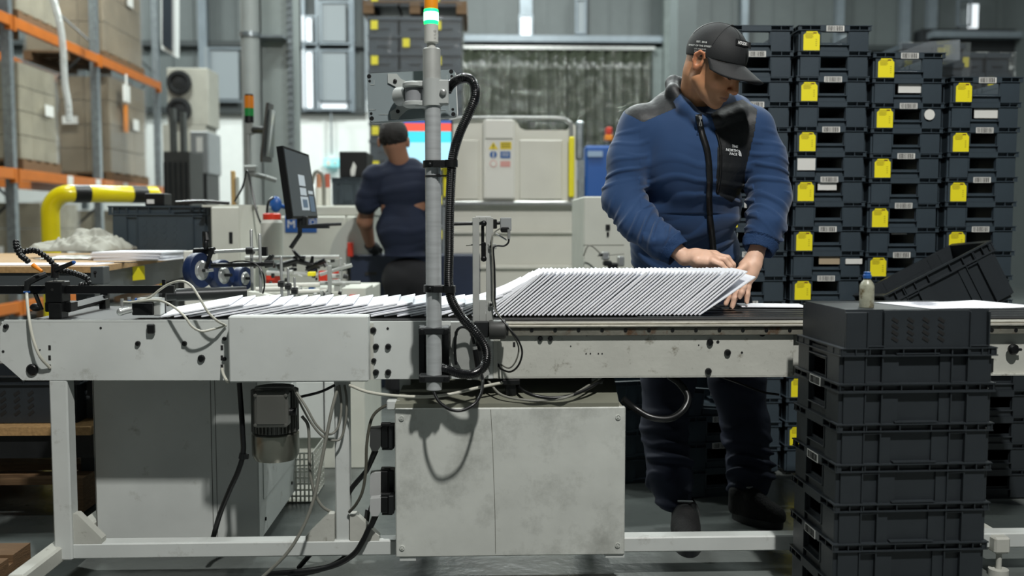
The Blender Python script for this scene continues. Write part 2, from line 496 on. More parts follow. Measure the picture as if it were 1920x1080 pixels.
build(mb, 'edge_rail', mat('worn bright rail', '#c9c6ba', 0.35, 0.5, var=0.2, vscale=30, dirt='#6b5b48', dscale=40, dlo=.6, dhi=.7, stretch=(1,4,4)), conv)
# belt and its long strips
mb = MB(); mb.box(XL+0.06, XR, Y0+0.03, YB, ZT-0.03, ZT, 0.004); 
mb.cyl((XL+0.06, Y0+0.03, ZT-0.02), (XL+0.06, YB, ZT-0.02), 0.02, seg=20)
build(mb, 'belt', M['rubber'], conv)
mb = MB()
for i, y in enumerate((0.036, 0.10, 0.17, 0.25, 0.33, 0.40)):
    mb.box(PX(1200,Y0), XR, Y0+y, Y0+y+0.018, ZT, ZT+0.0025)
build(mb, 'belt_strip', M['beltstrip'], conv)
mb = MB(); mb.box(XL, XR, YB, YB+0.03, ZB, ZT-0.006, 0.002); build(mb, 'rear_panel', M['paint'], conv)
mb = MB()
for x in np.arange(XL+0.3, XR, 0.5): mb.box(x, x+0.04, Y0+0.006, YB, ZB+0.01, ZB+0.05)
build(mb, 'cross_member', M['dark_steel'], conv)
# screws, knobs, slots
bolts = [(259,644,5),(346,644,5),(378,672,7),(61,693,11),(12,612,5),(421,635,4),(421,673,4),(700,619,6),(705,650,6),(728,650,6),(701,676,5),(705,698,6),(728,698,6),
         (1013,635,5),(1032,635,5),(1331,642,6.5),(1364,661,6.5),(1328,696,6.5),(1429,626,5.5),(1498,626,5.5)]
for x, y, r in bolts:
    mb = MB(); c = P(x, y, Y0); rr = r/FPX*Y0
    mb.lathe([(rr, 0), (rr, 0.004), (rr*0.75, 0.008), (rr*0.25, 0.009)], c, (0,-1,0), 16 if r > 7 else 12)
    build(mb, 'bolt', M['blackmet'], conv)
mb = MB(); c = P(1899, 655, Y0); mb.lathe([(0.016,0),(0.016,.006),(.011,.012),(.002,.014)], c, (0,-1,0)); mb.cyl(c+Vector((0.0,-.006,0)), c+Vector((0.022,-.006,0)), .004)
build(mb, 'knob', M['blackmet'], conv)
mb = MB()
for x, y in ((93,652),(93,671),(93,688),(416,652),(416,671),(416,688),(964,646)):
    c = P(x, y, Y0); mb.box(c.x-0.0035, c.x+0.0035, Y0-0.0008, Y0+0.001, c.z-0.007, c.z+0.007, 0.0004)
for x, y, r in ((189,615,2.2),(75,656,1.5),(6,659,2.5),(727,616,2.5),(1100,628,2.4),(1099,663,1.4),(1107,663,1.4),(1122,663,1.4),(1129,663,1.4),(1310,647,1.4),(1391,625,2.2),(1391,661,2.2),(1346,641,3),(1070,649,1.3),(933,685,4)):
    c = P(x, y, Y0); mb.cyl(c+Vector((0,-0.001,0)), c+Vector((0,0.001,0)), r/FPX*Y0, seg=10)
build(mb, 'slots', M['ink'], conv)
mb = MB(); mb.pbox(274, 608, 289, 626, Y0-0.014, 0.013, 0.003); build(mb, 'sensor_block', M['black'], conv)
# legs and base frame
ZR0, ZR1 = PZ(1048, Y0, 400), PZ(1019, Y0, 400)
def post(x0, x1, y=Y0, d=0.05, top=None):
    mb = MB(); mb.box(PX(x0,y,900), PX(x1,y,900), y, y+d, ZR0, top or ZB+0.004, 0.004); return build(mb, 'leg', M['paint'], conv)
post(97, 131); post(628, 655, Y0+0.02); 
for px in (250, 800, 1080, 1560): post(px, px+27, YB-0.05)
post(2010, 2040, Y0)
mb = MB(); mb.box(PX(131,Y0,1030), XR-0.1, Y0+0.01, Y0+0.06, ZR0, ZR1, 0.004); build(mb, 'base_rail', M['paint'], conv)
for (px, name) in ((100, 'foot'), (1873, 'foot')):
    mb = MB(); x = PX(px, Y0, 1040)
    w = 0.024
    mb.box(x-w, x+w, Y0-0.22 if px < 900 else Y0-.02, YB+0.16, ZR0-0.008, ZR1-0.004, 0.006)
    for yy in ((Y0-0.18) if px < 900 else Y0, YB+0.12): mb.cyl((x, yy, ZR0), (x, yy, 0.02), 0.008); mb.cyl((x, yy, 0.02), (x, yy, 0), 0.028)
    build(mb, name, M['paint_worn'], conv)
for tri in ([(133,964),(144,964),(191,1010),(191,1022),(133,1022)], [(627,964),(616,964),(573,1006),(573,1019),(627,1019)], [(656,964),(667,964),(711,1006),(711,1019),(656,1019)]):
    mb = MB(); panel_poly(mb, tri, Y0+0.012, 0.03); build(mb, 'gusset', M['paint_worn'], conv)
# ---------------------------------------------------------------- envelopes
env = MB()
def env_mesh(L=0.2, W=0.165, T=0.0048):
    b = MB(); b.box(0, L, 0, W, 0, T, 0.0008)
    return b
e0 = build(env_mesh(), 'envelope', M['envelope'])
tag(e0, 'white envelope in the loose fanned row on the left of the belt', 'envelope', 'fanned envelopes on the conveyor belt')
emesh = e0.data
def place_env(x, a, first=None, **k):
    o = first or e0.copy()
    if first is None: C.objects.link(o)
    a = RAD(a)
    o.location = (x + (random.uniform(-.0006,.0006) if a < 0.35 else random.uniform(-.0012,.0012)), Y0+0.055 + (random.uniform(-0.004, 0.004) if a < 0.35 else random.uniform(-.0015,.0015)), ZT + 0.003)
    o.rotation_euler = (RAD(4.8 - 3.3*min(1,max(0,(a-RAD(10.5))/RAD(28)))), -a, random.uniform(-0.006, 0.006) if a < 0.35 else random.uniform(-.0012,.0012))
    for q, v in k.items(): o[q] = v
    return o
xs = PX(305, 2.72, 590); xm = PX(790, 2.72, 590); xd = PX(925, 2.72, 590); xe = PX(1306, 2.72, 590)
x = xs; first = e0; n_e = 0
while x < xe:
    if x < xm: st, a = 0.0405*random.uniform(0.88,1.12), 10.5
    elif x < xd:
        t = (x-xm)/(xd-xm); st = 0.028*(1-t)**1.5 + 0.0124; a = 10.5 + 30*t
    else: st, a = 0.0124, 40
    if x < xd - 0.02:
        place_env(x, a + random.uniform(-.6,.6), first)
        first = None
    else:
        place_env(x, a + random.uniform(-.35,.35), None, label='white envelope in the tightly packed leaning block right of the sensor post', group='packed envelopes on the conveyor belt')
    n_e += 1; x += st
o = place_env(xe+0.004, 34, None, label='last leaning envelope of the packed block, tilted lower than the rest, by the hands'); 
del o['group']
# flat envelope under the hand
mb = MB(); a, b = P(1390, 578, 3.02), P(1500, 578, 3.02)
mb.obox(((a.x+b.x)/2, 3.02, ZT+0.006), (0.205, 0.125, 0.004), Matrix.Rotation(RAD(-8), 3, 'Z'), 0.001)
o = build(mb, 'envelope', M['envelope']); tag(o, 'single white envelope lying flat on the belt under the left hand', 'envelope')
# ---------------------------------------------------------------- signal pole with screen arm
YP = 2.52
def cyl_px(mb, cx, y0, y1, w, Y, seg=28):
    """upright cylinder from pixel row y0 down to y1, w pixels wide"""
    c = P(cx, y0, Y); d = P(cx, y1, Y); x = (c.x+d.x)/2
    mb.cyl((x, Y, d.z), (x, Y, c.z), w/2/FPX*Y, seg=seg)
pole = thing('signal_pole', 'upright aluminium signal pole clamped to the conveyor, lit green beacon on top', 'pole', (PX(812, YP), YP, ZB))
xp = PX(812.5, YP, 400)
rp = 14.7/FPX*YP
def pz(y): return PZ(y, YP, 812)
mb = MB(); mb.cyl((xp, YP, pz(730)), (xp, YP, pz(190)), rp, seg=32); build(mb, 'tube', M['alu'], pole)
mb = MB(); mb.lathe([(rp*1.02, pz(200)), (rp*1.12, pz(198)), (rp*1.12, pz(93)), (rp*0.95, pz(91))], (xp-0.002, YP, 0), (0,0,1), 32); build(mb, 'upper_sleeve', M['alu_mat'], pole)
rb = 13/FPX*YP
mb = MB(); mb.lathe([(rb*.62, pz(93)), (rb*.62, pz(82)), (rb, pz(80)), (rb, pz(47))], (xp-0.003, YP, 0), (0,0,1), 32)
bb = build(mb, 'beacon_base', mat('beacon grey', '#b9bab4', 0.4), pole)
mb = MB(); put_text(mb, 'CE', 0.007, (xp+0.008, YP-rb*0.92, pz(61))); put_text(mb, '24V', 0.004, (xp+0.008, YP-rb*0.92, pz(68))); put_text(mb, 'IP54', 0.003, (xp+0.008, YP-rb*0.92, pz(74)))
build(mb, 'base_print', M['ink'], bb)
mb = MB(); mb.lathe([(rb*1.0, pz(47)), (rb*1.03, pz(44)), (rb*1.03, pz(20)), (rb, pz(18))], (xp-0.003, YP, 0), (0,0,1), 32)
tag(build(mb, 'beacon_light', mat('green beacon lit', '#39ff9a', 0.3, emit='#06e860', estr=2.6), pole), 'lit green beacon lens')
mb = MB(); mb.lathe([(rb*.8, pz(40)), (rb*1.06, pz(40)), (rb*1.06, pz(24)), (rb*.8, pz(24))], (xp-0.003, YP, 0), (0,0,1), 32)
build(mb, 'beacon_ring', mat('white hot beacon core', '#eafff2', 0.3, emit='#9dffc4', estr=3.0), pole)
mb = MB(); mb.lathe([(rb, pz(18)), (rb, pz(-28)), (rb*.9, pz(-31))], (xp-0.003, YP, 0), (0,0,1), 32)
tag(build(mb, 'beacon_light', mat('amber beacon', '#d98a1c', 0.3, coat=0.3, emit='#c06a08', estr=0.12), pole), 'unlit amber beacon lens')  # lens is off; a faint amber glow is put into its material
# clamp to pole, screen arm
ca = mat('cast arm grey', '#a6aaa8', 0.42, var=0.06)
mb = MB(); mb.cyl((xp, YP, pz(199)), (xp, YP, pz(149)), rp*1.22, seg=32)
mb.box(xp, PX(843, YP), YP-rp*.9, YP+rp*.6, pz(197), pz(151), 0.003)
cl = build(mb, 'pole_clamp', ca, pole)
mb = MB(); c = P(831, 173, YP-rp*.95); mb.lathe([(.009,0),(.009,.004),(.006,.007),(.002,.008)], c, (0,-1,0), 16); build(mb, 'clamp_screw', M['steel'], cl)
mb = MB(); mb.lathe([(0.001,pz(200)),(0.026,pz(199)),(0.033,pz(196)),(0.033,pz(190)),(0.027,pz(188))], (PX(779,YP), YP+0.03, 0)); mb.lathe([(0.027,pz(163)),(0.033,pz(160)),(0.033,pz(154)),(0.026,pz(151)),(.001,pz(150))], (PX(779,YP), YP+0.03, 0))
mb.box(PX(779,YP), PX(800,YP), YP, YP+0.05, pz(199), pz(188), 0.003); mb.box(PX(779,YP), PX(800,YP), YP, YP+0.05, pz(163), pz(151), 0.003)
build(mb, 'arm_fork', ca, pole)
mb = MB(); mb.cyl((PX(777,YP), YP+0.03, pz(190)), (PX(777,YP), YP+0.03, pz(160)), 0.024, seg=28); build(mb, 'arm_knuckle', mat('arm knuckle grey', '#85878a', 0.45), pole)
mb = MB(); mb.cyl((PX(747,YP), YP+0.075, pz(174)), (PX(768,YP), YP+0.045, pz(174)), 0.026, 0.024, seg=24); build(mb, 'arm_joint', ca, pole)
# screen seen from behind
t = thing('operator_screen', 'grey operator screen seen from behind on the signal pole arm', 'screen', (PX(772, 2.62), 2.62, PZ(180, 2.62)))
YM = 2.62
pts = [P(688,138,YM), P(853,130,YM), P(857,217,YM), P(692,229,YM)]
mid = sum(pts, Vector())/4
bk = mat('screen housing grey', '#7b8588', 0.42, var=0.05)
def rrect(pts, r, n=5):
    out = []
    m = len(pts)
    for i in range(m):
        p = pts[i]; a = (pts[i-1]-p).normalized(); b = (pts[(i+1) % m]-p).normalized()
        for k in range(n+1):
            t_ = k/n; out.append((p+a*r)*(1-t_)**2 + p*2*t_*(1-t_) + (p+b*r)*t_**2)
    return out
mb = MB(); mb.prism(rrect(pts, 0.012), (0, 0.035, 0)); build(mb, 'housing', bk, t)
mb = MB(); q = [p + (p-mid)*0.02 + Vector((0,0.028,0)) for p in pts]; mb.prism(rrect(q, 0.014), (0, 0.012, 0)); build(mb, 'bezel', mat('screen bezel', '#c4c7c6', 0.4), t)
q = [mid + (p-mid)*0.93 + Vector((0,0.0402,0)) for p in pts]; mb = MB(); mb.prism(q, (0, 0.001, 0)); build(mb, 'display', mat('screen face', '#7fb2c4', 0.2, emit='#8fc0d0', estr=0.6), t)
def mpt(u, v): # u,v 0..1 over the housing back
    return (pts[0]*(1-u)+pts[1]*u)*(1-v) + (pts[3]*(1-u)+pts[2]*u)*v
mb = MB()
for (x, y, r) in ((692,143,4),(693,152,2.6),(697,222,4),(696,213,2.6),(846,134,4),(847,143,2.6),(850,214,4),(849,205,2.6)):
    c = P(x, y, YM-0.0005); mb.cyl(c, c+Vector((0,0.002,0)), r/FPX*YM, seg=14)
build(mb, 'rubber_pads', M['black'], t)
br = [P(x,y,YM-0.004) for x,y in ((727,138),(744,138),(752,148),(764,153),(782,155),(796,150),(806,144),(812,140),(818,150),(812,170),(812,195),(800,208),(790,203),(778,202),(764,206),(752,216),(746,224),(733,223),(731,210),(742,203),(748,190),(748,172),(741,162),(727,155))]
mb = MB(); mb.prism(br, (0, 0.005, 0)); pl = build(mb, 'mounting_plate', ca, t)
mb = MB()
for (x,y) in ((741,152),(746,209)):
    mb.lathe([(.0055,0),(.0055,.003),(.002,.004)], P(x,y,YM-0.004), (0,-1,0), 12)
build(mb, 'plate_screws', M['black'], pl)
mb = MB()
for (x0,y0,x1,y1) in ((701,150,702,159),(694,158,701,159),(703,205,704,206),(692,205,704,206),(838,141,839,150),(842,196,843,208),(824,206,836,207),(710,214,728,215)):
    mb.pbox(x0,y0,x1,y1,YM-0.001,0.001)
build(mb, 'moulded_marks', mat('mark light grey','#9aa09f',0.5), t)
# bracket that ties pole to conveyor
t2 = thing('pole_bracket', 'black steel channel bracket clamping the pole to the conveyor side', 'bracket', (PX(812,Y0), Y0, ZB))
mb = MB(); mb.pbox(785,612,842,711,Y0-0.02,0.02,0.002); mb.pbox(785,612,796,711,Y0-0.06,0.04,0.001); mb.pbox(832,612,842,711,Y0-0.06,0.04,0.001)
build(mb, 'channel', M['blackmet'], t2)
for (y0,y1) in ((613,624),(702,713)):
    mb = MB(); mb.box(PX(785,YP), PX(843,YP), YP-0.023, YP+0.03, pz(y1+2), pz(y0), 0.003)
    o = build(mb, 'clamp_plate', M['dark_steel'], t2)
    for px in (792, 836):
        b = MB(); b.lathe([(.007,0),(.007,.005),(.004,.006)], (PX(px,YP), YP-0.023, pz((y0+y1)/2+1)), (0,-1,0), 6); build(b, 'clamp_bolt', M['blackmet'], o)
# corrugated conduit
mb = MB(); path = pixpath([(838,172,2.56),(846,158,2.55),(862,148,2.53),(880,148,2.52),(890,162,2.51),(890,185,2.50),(878,215,2.50),(862,250,2.50),(850,290,2.49),(846,330,2.49),(843,400,2.49),(842,470,2.49),(841,530,2.49),(848,565,2.49),(866,595,2.49),(893,625,2.48),(911,655,2.48),(910,683,2.48),(890,700,2.49),(865,701,2.50),(835,692,2.52),(820,686,2.545)], 10)
corrugated(mb, path, 9.3/FPX*2.49, 0.0052, 0.13)
o = build(mb, 'corrugated_conduit', mat('black conduit', '#0d0e10', 0.25), None, 60); tag(o, 'thick black corrugated conduit looping beside the aluminium pole', 'conduit')
for yy in (308, 541):
    mb = MB(); zz = pz(yy); h = 6.5/FPX*YP
    mb.cyl((xp, YP, zz-h), (xp, YP, zz+h), rp*1.28, seg=32); xc = PX(846 if yy < 400 else 842, 2.49, yy)
    mb.cyl((xc, 2.49, zz-h), (xc, 2.49, zz+h), 0.0175, seg=24); mb.box(xp, xc, 2.485, 2.52, zz-h, zz+h, 0.002)
    o = build(mb, 'conduit_clip', M['black']); tag(o, 'black clip holding conduit to the pole, ' + ('upper one level with the worker shoulders' if yy < 400 else 'lower one just above the envelopes'), 'clip')
    b = MB(); c = P(806, yy, YP-rp*1.28); b.lathe([(.004,0),(.004,.002),(.002,.003)], c, (0,-1,0), 10); build(b, 'clip_screw', M['dark_steel'], o)
mb = MB(); mb.cyl((xp, YP, pz(332)), (xp, YP, pz(329)), rp*1.06, seg=32); mb.box(xp, PX(841,2.5), 2.496, 2.502, pz(332), pz(329)); mb.obox((PX(825,YP), YP-rp, pz(330)), (.008,.006,.008))
o = build(mb, 'cable_tie', M['black']); tag(o, 'thin black cable tie around the pole below the upper clip', 'cable tie')
# loop of thin cable leaving the pole foot
def cable(pts, r, m, label, name='cable', ties=()):
    mb = MB(); mb.tube(pixpath(pts, 8), r, 10); o = build(mb, name, m, None, 80)
    for tp in ties:
        b = MB(); b.tube([P(*tp)+Vector((-r*.2,0,-r)), P(*tp)+Vector((r*.2,0,r))], r*1.35, 10); b.obox(P(*tp)+Vector((r*1.6,-r,0)), (r*1.6,r*1.6,r*1.6)); build(b, 'cable_tie', M['black'], o)
    return tag(o, label, 'cable')
cable([(812,722,2.52),(815,738,2.50),(825,755,2.48),(845,768,2.46),(868,769,2.46),(890,757,2.47),(902,738,2.5),(905,715,2.55),(903,700,2.62)], 0.0045, M['cable_k'], 'black cable looping from the pole foot below the conveyor')
# ---------------------------------------------------------------- sensor post
YS = 2.60
t = thing('sensor_post', 'slotted aluminium sensor post standing over the belt, motor at its foot', 'sensor post', (PX(905,YS), YS, PZ(604,YS)))
mb = MB()
mb.pbox(886,408,899,604,YS,0.012,0.001); mb.pbox(911,408,925,604,YS,0.012,0.001); mb.pbox(899,408,911,416,YS,0.012,0.001); mb.pbox(899,562,911,604,YS,0.012,0.001)
mb.pbox(891,405,921,410,YS+0.001,0.01,0.002)
build(mb, 'slotted_plate', M['alu_mat'], t)
mb = MB(); mb.pbox(886,470,892,604,YS+0.03,0.01,0.001); build(mb, 'rear_plate', M['alu_mat'], t)
mb = MB(); mb.pbox(902,454,911,490,YS-0.012,0.01,0.002); mb.pbox(886,427,892,474,YS+0.013,0.012,0.001); mb.pbox(902,415,908,460,YS-0.004,0.004)
for y in (419, 485): mb.lathe([(.0085,0),(.0085,.006),(.005,.010),(.002,.011)], P(907,y,YS-0.004), (0,-1,0), 14)
build(mb, 'locking_slide', M['blackmet'], t)
mb = MB(); a, b = P(848,420,YS+0.025), P(940,418,YS+0.025); mb.cyl(a, b, .005); mb.pbox(886,410,892,430,YS+.012,.03,.002); mb.pbox(924,411,932,429,YS+.005,.03,.002); build(mb, 'cross_rod', M['black'], t)
mb = MB(); mb.pbox(938,408,959,433,YS+0.005,0.03,0.002); build(mb, 'sensor_head', mat('sensor grey','#8e9192',.4), t)
mb = MB(); mb.pbox(939,426,955,436,YS,0.03,0.003); build(mb, 'sensor_lens', M['black'], t)
mb = MB(); a, b = P(954,430,YS), P(954,448,YS); mb.cyl(a,b,.0045,.004); a,b=P(930,438,YS+.02),P(950,450,YS+.02); mb.cyl(a,b,.0025); build(mb, 'cable_plug', M['steel'], t)
for y in (462, 571):
    mb = MB(); mb.pbox(916,y-5,931,y+5,YS-.008,.007,.001); o = build(mb, 'cable_clamp', M['alu_mat'], t)
    b = MB(); b.lathe([(.004,0),(.004,.003),(.002,.004)], P(920,y,YS-.008), (0,-1,0), 10); build(b, 'clamp_screw', M['blackmet'], o)
mb = MB(); a, b = P(917,618,YS-.01), P(949,618,YS-.01)
mb.lathe([(.026,0),(.0275,.004),(.0275,.043),(.024,.047)], a, (1,0,0), 28); mb.cyl(b, b+Vector((.006,0,0)), .018)
build(mb, 'foot_motor', mat('motor dark grey','#3b3c3a',.5), t)
mb = MB(); mb.pbox(889,603,917,633,YS-.02,.04,.003); mb.pbox(893,633,907,692,YS+.01,.03,.002); build(mb, 'foot_block', M['dark_steel'], t)
cable([(954,445,2.6),(953,455,2.6),(945,461,2.6),(931,461,2.595),(925,467,2.59),(927,500,2.59),(928,540,2.59),(928,570,2.59),(933,588,2.585),(950,610,2.57),(970,635,2.56),(979,660,2.56),(972,685,2.57),(957,697,2.6),(940,692,2.63),(935,685,2.655)], 0.0028, M['cable_k'], 'thin black sensor cable curving down the slotted post into the conveyor side')
cable([(938,428,2.59),(927,436,2.59),(922,450,2.585),(924,500,2.585),(926,571,2.585),(936,592,2.58),(958,622,2.57),(972,650,2.57),(968,675,2.58),(955,690,2.6),(938,683,2.655)], 0.0022, M['cable_g'], 'dark grey sensor cable clipped along the slotted post edge')
cable([(874,460,2.62),(890,459,2.615),(918,459,2.60)], 0.0022, M['cable_g'], 'short metal rod end sticking out left of the slotted post', 'rod_end')
t = thing('inductive_sensor', 'black sensor with cable on the bracket between the pole and motor', 'sensor', P(893,660,2.6))
mb = MB(); mb.pbox(852,622,858,630,2.6,.02,.002); mb.tube(pixpath([(855,684,2.6),(853,655,2.6),(856,622,2.59),(868,613,2.59),(882,622,2.6),(889,645,2.6)],6), .004); build(mb, 'lead', M['cable_k'], t)
mb = MB(); mb.cyl(P(891,655,2.6), P(897,688,2.6), .008, .009); build(mb, 'sensor_barrel', M['blackmet'], t)
mb = MB(); mb.cyl(P(890,650,2.6), P(892,662,2.6), .007); build(mb, 'brass_nut', M['steel'], t)
mb = MB(); mb.prism([P(x,y,2.63) for x,y in ((845,604),(884,604),(918,700),(905,712),(876,712),(852,668),(845,648))], (0,.012,0)); o = build(mb, 'pivot_plate', M['alu_mat'], None); tag(o, 'bent aluminium pivot plate behind the conduit on the conveyor side', 'plate')
# ---------------------------------------------------------------- register bar on the left of the belt
YA = 2.74
t = thing('guide_bar', 'black steel guide bar with clamp block crossing the left end of the belt', 'guide bar', (PX(104,YA), YA, ZT))
mb = MB(); mb.pbox(-40,536,326,550,YA,0.012,0.001); mb.pbox(303,524,311,590,YA+.012,.01,.001); build(mb, 'bar', M['blackmet'], t)
mb = MB(); mb.pbox(83,528,116,568,YA-.03,.06,.003); mb.pbox(90,568,115,599,YA-.03,.05,.003); mb.pbox(83,566,133,585,YA,.05,.003)
cb = build(mb, 'clamp_block', M['blackmet'], t)
mb = MB(); mb.lathe([(.004,0),(.0042,.0008)], P(98,543,YA-.03), (0,-1,0), 10); build(mb, 'clamp_screw', M['ink'], cb)
mb = MB(); a = P(118,580,YA+.02); b = P(195,560,YA+.32); d = (b-a).normalized(); mb.tube([a,b], [.014,.014], 4); mb.box(b.x-.012,b.x+.012,b.y,b.y+.015,ZT,b.z+.02)
a = P(115,598,YA-.02); b = P(195,583,YA+.33); mb.box(PX(185,YA+.3), PX(197,YA+.3), YA+.3,YA+.32, ZT, PZ(553,YA+.3))
build(mb, 'cross_arm', M['blackmet'], t)
mb = MB(); mb.cyl(P(103,528,YA-.005), P(103,515,YA-.005), .006); build(mb, 'stud', M['steel'], t)
mb = MB(); mb.cyl(P(103,521,YA-.005), P(103,495,YA-.005), .011,.010); a=P(105,506,YA-.01); b=P(138,492,YA-.03); mb.tube([a,b],[.0075,.006],8)
build(mb, 'clamp_lever', M['black'], t)
mb = MB(); mb.tube([b, b+(b-a)*.07],[.0062,.004],8); tag(build(mb, 'lever_cap', M['blue'], t), 'blue cap on the black lever')
mb = MB(); a=P(66,550,YA); b=P(78,580,YA+.02); mb.tube([a,b],.006,8); mb.sph(P(68,576,YA+.02), .012, 12, (1.6,1,1)); build(mb, 'lower_knob', M['black'], t)
# modular air hoses (ball jointed)
def goose(pts, r, label, tip=None, tipname='nozzle'):
    mb = MB(); path = resample(pixpath(pts, 10), r*1.15)
    for i, p in enumerate(path[:-1]):
        d = (path[i+1]-p).normalized()
        mb.lathe([(r*.62,-r*.2),(r,r*.15),(r*1.02,r*.55),(r*.7,r*.95)], p, d, 12)
    o = build(mb, 'air_hose', M['black'], None, 50); tag(o, label, 'hose')
    if tip:
        m2 = MB(); a, b = P(*tip[0]), P(*tip[1]); m2.cyl(a, b, r*.8, r*.45, 14); build(m2, tipname, M['orangep'], o)
    return o
goose([(102,498,2.74),(92,486,2.74),(78,476,2.73),(66,469,2.72),(52,470,2.72),(40,473,2.72),(32,460,2.72),(29,450,2.72)], .0085, 'black jointed air hose rising left from the clamp lever')
goose([(30,452,2.715),(31,466,2.70),(38,478,2.70),(48,486,2.69),(58,496,2.69)], .0085, 'black jointed air hose hanging down with an orange nozzle', ((62,497,2.69),(79,509,2.68)))
goose([(112,507,2.76),(128,509,2.76),(145,514,2.76),(160,520,2.75),(168,528,2.75),(160,534,2.75),(145,534,2.76)], .0085, 'black jointed air hose curving right behind the guide bar')
mb = MB(); a=P(87,514,2.72); b=P(52,530,2.70); mb.tube([a,(a+b)/2+Vector((0,0,.002)),b,P(50,545,2.70)], [.008,.010,.010,.007], 12); o = build(mb, 'elbow_fitting', M['dark_steel']); tag(o, 'dark metal elbow fitting above the guide bar feeding a white tube', 'fitting')
b = MB(); b.cyl(P(50,546,2.70), P(50,549,2.70), .009); build(b, 'ring', M['blue'], o)
cable([(50,548,2.70),(51,565,2.66),(55,600,2.63),(62,635,2.62),(75,668,2.62),(94,690,2.645)], .0042, M['cable_w'], 'white tube dropping from elbow fitting into the conveyor side slot')
# air valve unit
t = thing('air_valve', 'small black and silver air valve on the belt with white tubes', 'valve', P(270,598,2.72))
mb = MB(); mb.pbox(247,568,287,591,2.70,.05,.002); build(mb, 'valve_body', M['blackmet'], t)
mb = MB(); mb.pbox(287,566,301,592,2.71,.04,.002); mb.pbox(252,560,300,566,2.71,.05,.001); build(mb, 'valve_end', M['alu_mat'], t)
mb = MB(); mb.cyl(P(248,580,2.69), P(228,585,2.68), .009); mb.sph(P(226,585,2.68), .011); mb.cyl(P(229,560,2.70), P(229,575,2.70), .005); mb.cyl(P(242,557,2.72), P(242,562,2.72), .005); build(mb, 'silver_fitting', M['steel'], t)
mb = MB(); mb.cyl(P(243,563,2.70), P(243,569,2.70), .0055); mb.cyl(P(254,562,2.71), P(257,562,2.71), .0055); build(mb, 'blue_ring', M['blue'], t)
cable([(231,566,2.70),(250,566,2.69),(280,558,2.69),(300,543,2.68),(318,532,2.67),(340,527,2.65),(358,535,2.62),(372,555,2.60),(390,585,2.60),(408,602,2.61),(421,609,2.64)], .0033, M['cable_w'], 'white air tube arching high from the valve to the cover box')
cable([(233,568,2.70),(262,565,2.69),(295,563,2.66),(320,572,2.62),(345,592,2.60),(360,612,2.60),(378,621,2.61),(400,617,2.62),(424,610,2.645)], .0033, M['cable_w'], 'white air tube drooping low from the valve over the conveyor side')
cable([(416,690,2.655),(419,702,2.62),(424,712,2.6),(428,716,2.62)], .0042, M['cable_w'], 'short white tube coming out of slot beside cover box')
# ---------------------------------------------------------------- under the conveyor
t = thing('electrical_box', 'large white electrical box hanging below the conveyor, scuffed, with a screw in each corner', 'electrical box', (PX(955,2.62), 2.62, PZ(1040,2.62)))
YE = 2.60
mb = MB(); mb.pbox(740, 766, 1171, 1040, YE, 0.02, 0.003); build(mb, 'lid', M['box_paint'], t)
mb = MB(); a, b = P(744,764,YE+.02), P(1166,1038,YE+.02)
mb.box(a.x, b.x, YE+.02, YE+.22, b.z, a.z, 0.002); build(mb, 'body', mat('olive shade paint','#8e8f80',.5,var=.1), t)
mb = MB(); zt = a.z
mb.prism([(a.x-.004, YE+.005, zt-.0), (a.x-.004, YE+.005, zt+.012), (a.x+.012, YE+.22, zt+.055), (a.x+.012, YE+.24, zt+.03)], (b.x-a.x-.01, 0, 0))
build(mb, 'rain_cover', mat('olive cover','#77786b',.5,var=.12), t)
mb = MB()
for x, y in ((753,784),(1159,782),(754,1027),(1158,1022)):
    mb.lathe([(.0075,0),(.0075,.003),(.0055,.0035),(.0055,.002),(.0035,.002),(.003,.004)], P(x,y,YE), (0,-1,0), 16)
build(mb, 'corner_screws', M['box_paint'], t)
mb = MB(); rows = spline([P(920,768,YE-.0005),P(923,820,YE-.0005),P(926,900,YE-.0005),P(928,960,YE-.0005),P(929,1038,YE-.0005)],6); mb.tube(rows, .0007, 4)
build(mb, 'scratch', mat('scratch','#6a6a62',.6), t)
mb = MB(); mb.pbox(749,1040,780,1052,YE+.005,.03,.001); mb.pbox(1135,1036,1171,1046,YE+.005,.03,.001); mb.pbox(749,700,770,745,YE+.15,.02,.001); mb.pbox(1110,700,1130,745,YE+.15,.02,.001); mb.box(a.x-.03,a.x+.01,YE+.03,YE+.06,zt-.01,zt+.018,.003); build(mb, 'mounting_bracket', M['paint'], t)
# plugs on its left flank
def plug(y0, y1, Y, m1, label):
    t = thing('cable_plug', label, 'plug', P(715,(y0+y1)/2,Y))
    mb = MB(); mb.pbox(714,y0,728,y1,Y,.035,.002); build(mb, 'housing', M['blackmet'], t)
    mb = MB(); mb.pbox(728,y0-2,739,y1+2,Y-.004,.043,.002); build(mb, 'socket_flange', M['dark_steel'], t)
    mb = MB(); mb.prism([P(x,y,Y) for x,y in ((694,y0+4),(714,y0+2),(714,y1-3),(708,y1+6),(697,y1+6),(693,y1-4))],(0,.034,0)); build(mb, 'hood', m1, t)
    mb = MB(); mb.pbox(714,y0-6,732,y0-1,Y+.006,.02,.001); mb.pbox(716,y1,736,y1+4,Y+.006,.02,.001); build(mb, 'latch', M['black'], t)
    mb = MB(); a=P(704,y1+4,Y+.016); b=P(695,y1+26,Y+.016); mb.cyl(a,b,.0095,.008,14); build(mb,'gland',M['black'],t)
g1=mat('plug dark','#3a3c3b',.5); g2=mat('plug light','#a9abaa',.45)
plug(800,840,2.64,g1,'dark cable plug highest on the left flank of the electrical box')
plug(884,930,2.68,g2,'pale cable plug partly hidden behind the lowest one')
plug(932,962,2.62,g2,'pale cable plug lowest on the left flank of the electrical box')
